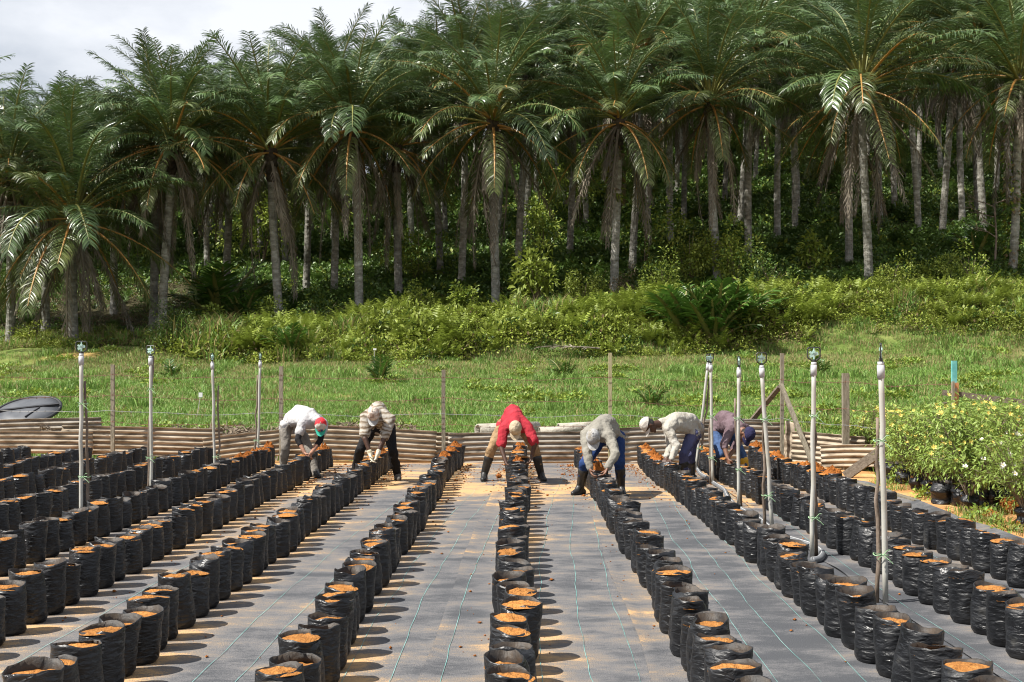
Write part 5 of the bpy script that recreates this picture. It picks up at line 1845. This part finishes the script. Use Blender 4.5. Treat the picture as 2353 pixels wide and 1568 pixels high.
W = {
    'white': cloth('soiled_white_cotton', [(0.22, (0.46, 0.37, 0.24)), (0.36, (0.37, 0.367, 0.365)), (0.7, (0.42, 0.42, 0.43))], 7),
    'grey_trouser': cloth('grey_trouser_cloth', [(0.3, (0.14, 0.125, 0.108)), (0.7, (0.24, 0.22, 0.195))]),
    'black': cloth('black_cloth', [(0.3, (0.010, 0.010, 0.011)), (0.7, (0.024, 0.023, 0.024))]),
    'red': cloth('faded_red_cotton', [(0.3, (0.27, 0.018, 0.028)), (0.7, (0.40, 0.040, 0.055))], 4),
    'tan': cloth('tan_trouser_cloth', [(0.3, (0.16, 0.10, 0.052)), (0.55, (0.30, 0.20, 0.11)), (0.75, (0.36, 0.26, 0.16))], 6),
    'grey': cloth('grey_shirt_cloth', [(0.3, (0.175, 0.165, 0.14)), (0.7, (0.27, 0.255, 0.22))], 4),
    'navy': cloth('navy_trouser_cloth', [(0.3, (0.012, 0.03, 0.10)), (0.7, (0.028, 0.055, 0.16))], 5),
    'cream': cloth('soiled_cream_cotton', [(0.25, (0.32, 0.26, 0.185)), (0.42, (0.34, 0.32, 0.275)), (0.7, (0.385, 0.37, 0.335))], 5),
    'blue': cloth('grey_blue_trouser_cloth', [(0.3, (0.055, 0.06, 0.13)), (0.7, (0.10, 0.105, 0.20))], 5),
    'plum': cloth('plum_shirt_cloth', [(0.35, (0.085, 0.055, 0.062)), (0.6, (0.16, 0.115, 0.13)), (0.75, (0.22, 0.165, 0.175))], 5),
    'jeans': cloth('blue_jeans_cloth', [(0.3, (0.03, 0.055, 0.13)), (0.7, (0.07, 0.12, 0.24))], 6),
    'boot': mat('black_rubber', [(0.35, (0.016, 0.016, 0.017)), (0.6, (0.03, 0.029, 0.027)), (0.8, (0.13, 0.10, 0.065))], 7, 0.42, 0.15, 30),
    'boot_yellow': mat('yellow_rubber', [(0.3, (0.60, 0.30, 0.012)), (0.7, (0.72, 0.42, 0.03))], 6, 0.45, 0.1, 30),
    'shoe': mat('dusty_shoe', [(0.3, (0.04, 0.04, 0.04)), (0.7, (0.20, 0.17, 0.14))], 12, 0.8, 0.3, 40),
    'glove': cloth('knitted_glove', [(0.3, (0.50, 0.42, 0.26)), (0.6, (0.66, 0.62, 0.52))], 18),
    'cap_camo': cloth('faded_camouflage_cap', [(0.40, (0.30, 0.21, 0.16)), (0.5, (0.52, 0.44, 0.38)), (0.66, (0.60, 0.55, 0.50))], 13),
    'cap_tan': cloth('tan_cap', [(0.3, (0.30, 0.235, 0.155)), (0.6, (0.46, 0.385, 0.275))], 9),
    'cap_grey': cloth('grey_cap', [(0.35, (0.20, 0.17, 0.125)), (0.5, (0.33, 0.33, 0.33)), (0.7, (0.43, 0.44, 0.45))], 7),
    'cap_white': cloth('white_cap', [(0.3, (0.42, 0.375, 0.32)), (0.6, (0.50, 0.475, 0.44))], 7),
    'cap_navy': cloth('navy_cap', [(0.3, (0.016, 0.016, 0.045)), (0.7, (0.035, 0.034, 0.085))], 7),
    'cap_red': cloth('red_cap_cloth', [(0.3, (0.55, 0.025, 0.035)), (0.7, (0.70, 0.05, 0.06))], 7),
    'cap_green': cloth('green_cap_visor', [(0.3, (0.03, 0.32, 0.235)), (0.7, (0.06, 0.42, 0.32))], 9),
    'hair': mat('black_hair', [(0.3, (0.008, 0.007, 0.006)), (0.7, (0.02, 0.018, 0.016))], 40, 0.6, 0.6, 120),
    'eye': mat('eye_white', [(0.3, (0.6, 0.58, 0.54)), (0.7, (0.7, 0.68, 0.64))], 10, 0.3),
    'flag_blue': mat('flag_blue', [(0.3, (0.02, 0.03, 0.16)), (0.7, (0.03, 0.05, 0.22))], 30, 0.8),
    'print': mat('dark_print', [(0.3, (0.03, 0.035, 0.05)), (0.7, (0.08, 0.09, 0.11))], 60, 0.8),
}


def pattern_shirt():
    """brown, white and grey broken stripes"""
    m = bpy.data.materials.new('patterned_polo_cloth')
    m.use_nodes = True
    n, l = m.node_tree.nodes, m.node_tree.links
    b = n['Principled BSDF']; b.inputs['Roughness'].default_value = 0.9; b.inputs['Specular IOR Level'].default_value = 0.15
    t = n.new('ShaderNodeTexCoord')
    ns = n.new('ShaderNodeTexNoise'); ns.inputs['Scale'].default_value = 11; ns.inputs['Detail'].default_value = 4
    wv = n.new('ShaderNodeTexWave'); wv.bands_direction = 'Z'; wv.inputs['Scale'].default_value = 5.5; wv.inputs['Distortion'].default_value = 9; wv.inputs['Detail'].default_value = 2
    l.new(t.outputs['Object'], ns.inputs['Vector']); l.new(t.outputs['Object'], wv.inputs['Vector'])
    ad = n.new('ShaderNodeMath'); ad.operation = 'MULTIPLY_ADD'; ad.inputs[1].default_value = 0.45
    l.new(wv.outputs['Fac'], ad.inputs[0]); l.new(ns.outputs['Fac'], ad.inputs[2])
    rp = n.new('ShaderNodeValToRGB'); e = rp.color_ramp.elements
    e[0].position = 0.48; e[0].color = (0.12, 0.088, 0.06, 1)
    e[1].position = 0.92; e[1].color = (0.36, 0.335, 0.295, 1)
    x = e.new(0.62); x.color = (0.22, 0.18, 0.135, 1)
    x = e.new(0.74); x.color = (0.28, 0.245, 0.20, 1)
    l.new(ad.outputs['Value'], rp.inputs['Fac']); l.new(rp.outputs['Color'], b.inputs['Base Color'])
    return m


W['pattern'] = pattern_shirt()
_dg = None


def fuse(name, parts, voxel, material, smooth_it=5, wrinkle=0.0, wscale=0.12, floor=None, mtx=None):
    """parts: (a, b, ra, rb) tapered capsules (or ('s', centre, radii, 3x3) ellipsoids) grown into one continuous skin"""
    bm = bmesh.new()
    for p in parts:
        if p[0] == 's':
            mt = Matrix.Translation(p[1]) @ (p[3].to_4x4() if len(p) > 3 else Matrix.Identity(4)) @ Matrix.Diagonal((*p[2], 1))
            bmesh.ops.create_icosphere(bm, subdivisions=3, radius=1.0, matrix=mt)
            continue
        a, b, ra, rb = Vector(p[0]), Vector(p[1]), p[2], p[3]
        n = 14
        d = b - a
        L = d.length
        if L < 1e-6: continue
        q = d.to_track_quat('Z', 'Y').to_matrix()
        rings = []
        prof = []
        for i in range(5): prof.append((-ra * math.cos(i * math.pi / 8), ra * math.sin(i * math.pi / 8)))
        for i in range(1, 6): prof.append((L + rb * math.sin((i - 1) * math.pi / 8), rb * math.cos((i - 1) * math.pi / 8)))
        for (z, rr) in prof:
            rings.append([bm.verts.new(a + q @ Vector((max(rr, 1e-4) * math.cos(2 * math.pi * k / n), max(rr, 1e-4) * math.sin(2 * math.pi * k / n), z))) for k in range(n)])
        for i in range(len(rings) - 1):
            for k in range(n):
                bm.faces.new((rings[i][k], rings[i][(k + 1) % n], rings[i + 1][(k + 1) % n], rings[i + 1][k]))
        bm.faces.new(rings[0][::-1]); bm.faces.new(rings[-1])
    if mtx is not None: bmesh.ops.transform(bm, matrix=mtx, verts=bm.verts)
    me = bpy.data.meshes.new('tmp'); bm.to_mesh(me); bm.free()
    o = bpy.data.objects.new('tmp', me); COL.objects.link(o)
    md = o.modifiers.new('r', 'REMESH'); md.mode = 'VOXEL'; md.voxel_size = voxel; md.use_smooth_shade = True
    if smooth_it:
        md = o.modifiers.new('s', 'SMOOTH'); md.factor = 0.5; md.iterations = smooth_it
    if wrinkle > 0:
        tx = bpy.data.textures.new('fold', 'CLOUDS'); tx.noise_scale = wscale; tx.noise_depth = 2
        md = o.modifiers.new('d', 'DISPLACE'); md.texture = tx; md.strength = wrinkle; md.mid_level = 0.5; md.texture_coords = 'LOCAL'
    dg = bpy.context.evaluated_depsgraph_get()
    out = bpy.data.meshes.new_from_object(o.evaluated_get(dg))
    bpy.data.objects.remove(o)
    bpy.data.meshes.remove(me)
    if floor is not None:
        for v in out.vertices:
            if v.co.z < floor: v.co.z = floor
    out.name = name
    out.materials.clear()
    out.materials.append(material)
    out.polygons.foreach_set('use_smooth', [True] * len(out.polygons))
    return out


def person(label, J, shirt, trousers, footwear, boot_h, skin, cap, sleeve, hands, u, f, base, build=1.0, trouser_end=None, armband=False, gloves=False, cuff=0.0, head_r=1.0):
    """J: joints in the place; u/f: crown and face directions; sleeve: fraction of the arm that is covered"""
    root = empty('person', base)
    tag(root, label, 'person', 'workers filling bags')
    O = Vector(base)
    J = {k: Vector(v) - O for k, v in J.items()}
    B = build
    u = Vector(u).normalized(); f = Vector(f); f = (f - u * f.dot(u)).normalized(); s = f.cross(u)
    hd = J['head']
    HM = Matrix((s, f, u)).transposed()        # columns: side, face, crown
    # --- trunk chains
    pel, lum, tho, nek = J['pelvis'], J['lumbar'], J['thorax'], J['neck']

    def torso(k):
        sl, sr, hl, hr = J['shL'], J['shR'], J['hipL'], J['hipR']
        ml, mr = (sl * 0.55 + hl * 0.45), (sr * 0.55 + hr * 0.45)
        mid = (sl + sr) / 2
        return [(sl, sr, .072 * k, .072 * k), (pel, lum, .118 * k, .118 * k), (lum, tho, .118 * k, .122 * k), (tho, nek, .115 * k, .07 * k),
                (sl, tho.lerp(sl, 0.35), .07 * k, .10 * k), (sr, tho.lerp(sr, 0.35), .07 * k, .10 * k),
                (tho.lerp(sl, 0.5), lum.lerp(hl, 0.5), .092 * k, .10 * k), (tho.lerp(sr, 0.5), lum.lerp(hr, 0.5), .092 * k, .10 * k),
                (hl, hr, .10 * k, .10 * k), (pel, (hl + hr) / 2, .115 * k, .10 * k)]

    def legs(k, top=.098, kn=.068, an=.055, frac=1.0):
        out = []
        for e in 'LR':
            h_, k_, a_ = J['hip' + e], J['knee' + e], J['ank' + e]
            out += [(h_, k_, top * k, kn * k), (k_, k_.lerp(a_, frac), kn * k, (kn + (an - kn) * frac) * k)]
        out += [(J['hipL'], J['hipR'], .105 * k, .105 * k), (pel, (J['hipL'] + J['hipR']) / 2, .118 * k, .10 * k)]
        return out
    body = torso(0.86) + legs(0.80)
    for e in 'LR':
        sh, el, wr = J['sh' + e], J['el' + e], J['wr' + e]
        body += [(sh, el, .049, .040), (el, wr, .039, .027)]
        body += [(J['ank' + e], Vector((J['ank' + e].x, J['ank' + e].y, 0.05)) + (J['toe' + e] - J['ank' + e]).to_2d().to_3d().normalized() * 0.11, .034, .026)]
    # head
    def hp_(x, y, z): return hd + HM @ Vector((x, y, z)) * head_r
    body += [('s', hp_(0, 0, 0.025), (0.076 * head_r, 0.094 * head_r, 0.092 * head_r), HM), ('s', hp_(0, 0.03, -0.055), (0.055 * head_r, 0.062 * head_r, 0.065 * head_r), HM),
             (hp_(0, 0.092, 0.012), hp_(0, 0.112, -0.022), .010, .015), (hp_(-0.02, 0.085, -0.062), hp_(0.02, 0.085, -0.062), .011, .011), (hp_(0, 0.072, -0.105), hp_(0, 0.06, -0.1), .022, .02),
             (hp_(-.032, 0.086, 0.03), hp_(.032, 0.086, 0.03), .011, .011)]
    for sg in (-1, 1):
        body += [('s', hp_(sg * 0.079, -0.008, -0.012), (0.010, 0.020, 0.031), HM)]
    body += [(nek, hp_(0, -0.015, -0.05), .058, .054)]
    # hands: palm, four fingers, thumb, curled
    hand_parts = {}
    for e in 'LR':
        wr = J['wr' + e]; tgt, nrm = hands[e]
        d = (Vector(tgt) - O - wr).normalized()
        nr = Vector(nrm); nr = (nr - d * nr.dot(d)).normalized()       # palm faces nr
        sd = d.cross(nr)
        hp = []
        pc = wr + d * 0.085
        for q in (-0.027, -0.009, 0.009, 0.027):
            hp.append((wr + d * 0.012 + sd * q * 0.6, pc + sd * q, .016, .0135))
        for q, (off, ln) in enumerate(((-0.03, 0.062), (-0.0105, 0.078), (0.0105, 0.082), (0.031, 0.07))):
            b0 = pc + sd * off
            b1 = b0 + (d * 0.86 + nr * 0.42 + sd * off * 2).normalized() * ln * 0.55
            b2 = b1 + (d * 0.5 + nr * 0.85).normalized() * ln * 0.5
            hp += [(b0, b1, .0105, .0095), (b1, b2, .0095, .008)]
        t0 = wr + d * 0.03 + sd * 0.028
        t1 = t0 + (d * 0.55 + sd * 0.6 + nr * 0.35).normalized() * 0.045
        t2 = t1 + (d * 0.8 + nr * 0.5).normalized() * 0.035
        hp += [(t0, t1, .0135, .011), (t1, t2, .011, .0085)]
        hand_parts[e] = hp
        body += hp
    link('body', fuse('body', body, 0.0075, SKIN[skin], 2), root)
    # --- clothes
    shp = torso(1.06 * B)
    for e in 'LR':
        sh, el, wr = J['sh' + e], J['el' + e], J['wr' + e]
        if sleeve <= 0.5:
            shp += [(sh, sh.lerp(el, sleeve * 2), .073 * B, .074 * B)]
        else:
            t = (sleeve - 0.5) * 2
            shp += [(sh, el, .071 * B, .058 * B), (el, el.lerp(wr, t), .057 * B, (.057 - .014 * t) * B)]
    link('shirt', fuse('shirt', shp, 0.012, shirt, 3, 0.034, 0.09), root)
    link('trousers', fuse('trousers', legs(1.0 * B, frac=1.0 if trouser_end is None else trouser_end), 0.012, trousers, 3, 0.034, 0.10, floor=0.012), root)
    if armband:
        for e in 'LR':
            sh, el, wr = J['sh' + e], J['el' + e], J['wr' + e]
            link('arm_cover', fuse('arm_cover', [(sh.lerp(el, 0.35), el, .052, .046), (el, el.lerp(wr, 0.35), .046, .042)], 0.009, W['black'], 2), root)
    if gloves:
        for e in 'LR':
            gp = [(a_, b_, ra * 1.22, rb * 1.22) for (a_, b_, ra, rb) in hand_parts[e]] + [(J['wr' + e] - (J['wr' + e] - J['el' + e]).normalized() * 0.035, J['wr' + e] + Vector((0, 0, -0.02)), .036, .033)]
            link('glove', fuse('glove', gp, 0.007, W['glove'], 2), root)
    for e in 'LR':
        an, to, kn = J['ank' + e], J['toe' + e], J['knee' + e]
        fw = Vector((to.x - an.x, to.y - an.y, 0)).normalized()
        ax = (kn - an).normalized()
        heel = Vector((an.x, an.y, 0.045)) - fw * 0.055
        ball = Vector((an.x, an.y, 0.045)) + fw * 0.12
        tip = Vector((an.x, an.y, 0.04)) + fw * 0.175
        fp = [(heel, ball, .047, .049), (ball, tip, .049, .036), (an + Vector((0, 0, 0.02)), heel + fw * 0.05, .05, .048), (an + Vector((0, 0, 0.02)), ball - fw * 0.02, .048, .046)]
        if boot_h > 0.15:
            top = an + ax * (boot_h - an.z)
            fp += [(an, top, .054, .071), (top, top + ax * 0.012, .074, .073)]
        link('boot' if boot_h > 0.15 else 'shoe', fuse('boot', fp, 0.0095, footwear, 3, floor=0.004), root)
    # --- cap
    cap_m, visor_m, back_m = cap
    bm = bmesh.new()
    bmesh.ops.create_uvsphere(bm, u_segments=28, v_segments=18, radius=1.0)
    for v in list(bm.verts):
        if v.co.z < -0.10: bm.verts.remove(v)
    for v in bm.verts:
        a_ = math.atan2(v.co.y, v.co.x)
        seam = 0.012 * abs(math.sin(a_ * 3)) ** 0.35
        k = 0.985 + seam * (1 - v.co.z) + 0.012 * math.sin(7 * a_ + 5 * v.co.z)
        v.co = Vector((v.co.x * 0.090 * k, v.co.y * 0.109 * k - 0.004, v.co.z * 0.105 * k + 0.035)) * head_r
    bmesh.ops.transform(bm, matrix=Matrix.Translation(hd) @ HM.to_4x4(), verts=bm.verts)
    me = bpy.data.meshes.new('cap'); bm.to_mesh(me); bm.free()
    me.materials.append(cap_m); me.materials.append(back_m or cap_m)
    inv = HM.transposed()
    for p in me.polygons:
        c = inv @ (p.center - hd)
        p.material_index = 1 if c.y < 0.012 else 0
        p.use_smooth = True
    capo = link('cap', me, root)
    mb = MB()
    v, fc = [], []
    nn = 15
    for lay in (0, 1):
        for i in range(5):
            t = i / 4
            for k in range(nn):
                a_ = (k / (nn - 1) - 0.5) * 2.3
                ex = 0.075 * t * math.cos(a_) ** 0.7 if abs(a_) < 1.5 else 0
                x = math.sin(a_) * (0.088 + 0.0 * t) * (1 - 0.06 * t)
                y = math.cos(a_) * 0.100 + ex - 0.002
                z = 0.028 - 0.020 * t - 0.35 * x * x / 0.09 - lay * 0.004
                v.append(hd + HM @ Vector((x, y, z)) * head_r)
    m_ = 5 * nn
    for lay in (0, 1):
        for i in range(4):
            for k in range(nn - 1):
                q = [lay * m_ + i * nn + k, lay * m_ + i * nn + k + 1, lay * m_ + (i + 1) * nn + k + 1, lay * m_ + (i + 1) * nn + k]
                fc.append(tuple(q if lay else q[::-1]))
    for k in range(nn - 1): fc.append((4 * nn + k, 4 * nn + k + 1, m_ + 4 * nn + k + 1, m_ + 4 * nn + k))
    mb.add(v, fc)
    mb.build('visor', visor_m, capo, True)
    mb = MB()
    q = hd + HM @ Vector((0, -0.004, 0.141)) * head_r
    mb.tube([q, q + u * 0.008], [0.009, 0.005], 8); mb.build('cap_button', cap_m, capo)
    # --- hair under the cap edge, eyes
    hm = []
    for k in range(12):
        a_ = math.pi + (k / 11 - 0.5) * 2.9
        hm.append((hp_(0.074 * math.sin(a_), 0.088 * math.cos(a_), 0.03), hp_(0.071 * math.sin(a_), 0.082 * math.cos(a_), -0.035), .013, .011))
    link('hair', fuse('hair', hm, 0.008, W['hair'], 2), root)
    for sg in (-1, 1):
        mb = MB()
        c = hp_(sg * 0.032, 0.083, 0.008)
        for (rr, o2) in ((0.012, 0.0),):
            v, fc = [], []
            for i in range(5):
                for k in range(8):
                    th, ph = math.pi * i / 4, 2 * math.pi * k / 8
                    v.append(c + Vector((math.sin(th) * math.cos(ph), math.sin(th) * math.sin(ph), math.cos(th))) * rr)
            for i in range(4):
                for k in range(8): fc.append((i * 8 + k, i * 8 + (k + 1) % 8, (i + 1) * 8 + (k + 1) % 8, (i + 1) * 8 + k))
            mb.add(v, fc)
        mb.build('eye', W['eye'], root, True)
    return root, capo, HM, hd


def joints(d): return {k: P(*v) for k, v in d.items()}


DOWN = (0, 0, -1)
# 1: white T-shirt, turned to the right
j = joints(dict(pelvis=(668, 966, 19.55), lumbar=(688, 949, 19.45), thorax=(712, 957, 19.2), neck=(728, 966, 19.05), head=(737, 978, 18.92),
                shL=(694, 975, 18.98), shR=(744, 974, 19.3), hipL=(656, 980, 19.4), hipR=(684, 980, 19.7), kneeL=(656, 1032, 19.3), kneeR=(710, 1030, 19.4),
                ankL=(650, 1082, 19.6), ankR=(726, 1088, 19.2), toeL=(660, 1095, 19.3), toeR=(738, 1103, 18.95),
                elL=(684, 1010, 18.85), elR=(736, 1012, 19.12), wrL=(700, 1041, 18.78), wrR=(715, 1042, 18.85)))
hnd = {'L': (P(711, 1058, 18.74), (1, 0, -0.4)), 'R': (P(706, 1060, 18.74), (-1, 0.2, -0.3))}
r1, c1, HM1, hd1 = person('person in white T-shirt and red, white and green cap bending over bags', j, W['white'], W['grey_trouser'], W['boot'], 0.10, 'light',
                          (W['cap_white'], W['cap_green'], W['cap_red']), 0.28, hnd, (0.12, -0.93, 0.35), (0.02, -0.35, -0.93), G(690, 1098), 1.0, armband=True)
for (sx, mk, w_, h_, zz) in ((-0.020, 'flag_blue', 0.016, 0.011, 0.062), (0.014, 'cap_red', 0.016, 0.010, 0.062), (0.0, 'print', 0.034, 0.005, 0.086)):
    ang = math.asin(min(0.95, (zz - 0.035) / 0.105))
    yy = 0.109 * math.cos(ang) * math.sqrt(max(0.0, 1 - (sx / (0.09 * math.cos(ang))) ** 2)) + 0.001
    mb = MB()
    c = hd1 + HM1 @ Vector((sx, yy, zz))
    nrm = Vector((sx / 0.0081, yy / 0.0119, (zz - 0.035) / 0.011)).normalized()
    q = nrm.to_track_quat('Y', 'Z').to_matrix()
    mb.box(c, (w_, 0.004, h_), HM1 @ q)
    mb.build('badge', W[mk], c1)
# 2: patterned polo
j = joints(dict(pelvis=(871, 960, 18.62), lumbar=(869, 943, 18.45), thorax=(866, 948, 18.2), neck=(862, 953, 18.0), head=(858, 954, 17.86),
                shL=(838, 960, 18.1), shR=(896, 963, 18.05), hipL=(853, 984, 18.65), hipR=(892, 984, 18.62), kneeL=(829, 1032, 18.42), kneeR=(903, 1035, 18.4),
                ankL=(815, 1084, 18.9), ankR=(913, 1090, 18.8), toeL=(806, 1102, 18.6), toeR=(919, 1106, 18.5),
                elL=(839, 1009, 17.9), elR=(881, 1012, 17.9), wrL=(851, 1043, 17.85), wrR=(868, 1042, 17.85)))
hnd = {'L': (P(855, 1062, 17.82), (0.8, -0.2, 0)), 'R': (P(861, 1062, 17.82), (-0.8, -0.2, 0))}
person('person in patterned polo shirt, black trousers and pale gloves', j, W['pattern'], W['black'], W['shoe'], 0.10, 'dark', (W['cap_camo'], W['cap_grey'], None), 0.38, hnd,
       (0.0, -0.9, 0.42), (0, -0.42, -0.9), G(866, 1101), 1.05, gloves=True)
# 3: red shirt
j = joints(dict(pelvis=(1174, 963, 18.68), lumbar=(1178, 950, 18.5), thorax=(1183, 962, 18.25), neck=(1184, 976, 18.05), head=(1184, 986, 17.9),
                shL=(1158, 985, 18.1), shR=(1214, 983, 18.1), hipL=(1156, 978, 18.72), hipR=(1199, 980, 18.72), kneeL=(1129, 1032, 18.55), kneeR=(1229, 1031, 18.55),
                ankL=(1113, 1089, 18.66), ankR=(1243, 1090, 18.66), toeL=(1107, 1107, 18.35), toeR=(1254, 1107, 18.45),
                elL=(1151, 1026, 17.92), elR=(1229, 1020, 17.95), wrL=(1163, 1064, 17.8), wrR=(1222, 1049, 17.95)))
hnd = {'L': (P(1170, 1085, 17.75), (1, 0, 0.1)), 'R': (P(1217, 1066, 17.9), (-1, -0.1, 0))}
person('person in faded red shirt with legs spread wide over the bags', j, W['red'], W['tan'], W['boot'], 0.36, 'dark', (W['cap_tan'], W['cap_tan'], None), 0.42, hnd,
       (0.03, -0.93, 0.36), (0, -0.36, -0.93), G(1180, 1107), 1.03, trouser_end=0.55)
# 4: grey shirt
j = joints(dict(pelvis=(1401, 988, 16.78), lumbar=(1394, 974, 16.6), thorax=(1381, 982, 16.35), neck=(1368, 996, 16.12), head=(1363, 1008, 15.97),
                shL=(1346, 1000, 16.22), shR=(1402, 1006, 16.12), hipL=(1381, 1006, 16.8), hipR=(1418, 1005, 16.72), kneeL=(1343, 1066, 16.5), kneeR=(1424, 1062, 16.5),
                ankL=(1334, 1118, 16.7), ankR=(1427, 1120, 16.64), toeL=(1310, 1138, 16.5), toeR=(1438, 1141, 16.35),
                elL=(1349, 1043, 15.98), elR=(1414, 1044, 15.92), wrL=(1356, 1078, 15.88), wrR=(1396, 1075, 15.82)))
hnd = {'L': (P(1362, 1096, 15.82), (0.9, -0.2, 0)), 'R': (P(1387, 1094, 15.78), (-0.9, -0.2, 0))}
person('person in grey long-sleeved shirt, navy trousers and tall black boots', j, W['grey'], W['navy'], W['boot'], 0.37, 'brown', (W['cap_grey'], W['cap_grey'], None), 0.97, hnd,
       (-0.08, -0.86, 0.5), (0, -0.5, -0.86), G(1385, 1139), 1.05, trouser_end=0.5)
# 5: cream shirt, side view facing left
j = joints(dict(pelvis=(1599, 984, 18.5), lumbar=(1583, 968, 18.4), thorax=(1552, 968, 18.2), neck=(1522, 973, 18.08), head=(1491, 977, 18.02),
                shL=(1535, 986, 17.9), shR=(1534, 982, 18.28), hipL=(1592, 997, 18.34), hipR=(1597, 997, 18.66), kneeL=(1571, 1044, 18.15), kneeR=(1586, 1046, 18.6),
                ankL=(1571, 1092, 18.3), ankR=(1590, 1088, 18.8), toeL=(1556, 1110, 18.2), toeR=(1574, 1104, 18.7),
                elL=(1555, 1026, 17.8), elR=(1541, 1022, 18.15), wrL=(1542, 1056, 17.66), wrR=(1531, 1052, 17.85)))
hnd = {'L': (P(1527, 1068, 17.6), (-0.2, 0, -1)), 'R': (P(1524, 1066, 17.75), (0, 0, -1))}
person('person in soiled cream shirt and white cap, seen side-on facing left', j, W['cream'], W['blue'], W['boot'], 0.32, 'dark', (W['cap_white'], W['cap_white'], None), 0.97, hnd,
       (-0.97, -0.12, 0.2), (-0.2, -0.02, -0.97), G(1578, 1110), 1.0, trouser_end=0.72)
# 6: plum shirt, yellow boots
j = joints(dict(pelvis=(1652, 977, 18.92), lumbar=(1662, 962, 18.75), thorax=(1684, 970, 18.5), neck=(1703, 984, 18.3), head=(1717, 999, 18.14),
                shL=(1680, 984, 18.22), shR=(1713, 986, 18.55), hipL=(1648, 994, 18.8), hipR=(1676, 996, 19.02), kneeL=(1655, 1046, 18.55), kneeR=(1706, 1046, 18.82),
                ankL=(1656, 1090, 18.75), ankR=(1715, 1090, 18.85), toeL=(1660, 1106, 18.5), toeR=(1724, 1106, 18.6),
                elL=(1663, 1022, 18.08), elR=(1689, 1028, 18.32), wrL=(1672, 1053, 17.98), wrR=(1672, 1054, 18.12)))
hnd = {'L': (P(1676, 1072, 17.95), (0.6, 0, -0.6)), 'R': (P(1664, 1074, 18.02), (-0.5, 0, -0.7))}
person('person in plum shirt, navy cap and yellow rubber boots', j, W['plum'], W['jeans'], W['boot_yellow'], 0.30, 'brown', (W['cap_navy'], W['cap_navy'], None), 0.58, hnd,
       (0.55, -0.78, 0.18), (-0.25, -0.1, -0.95), G(1684, 1104), 1.0, trouser_end=0.6)
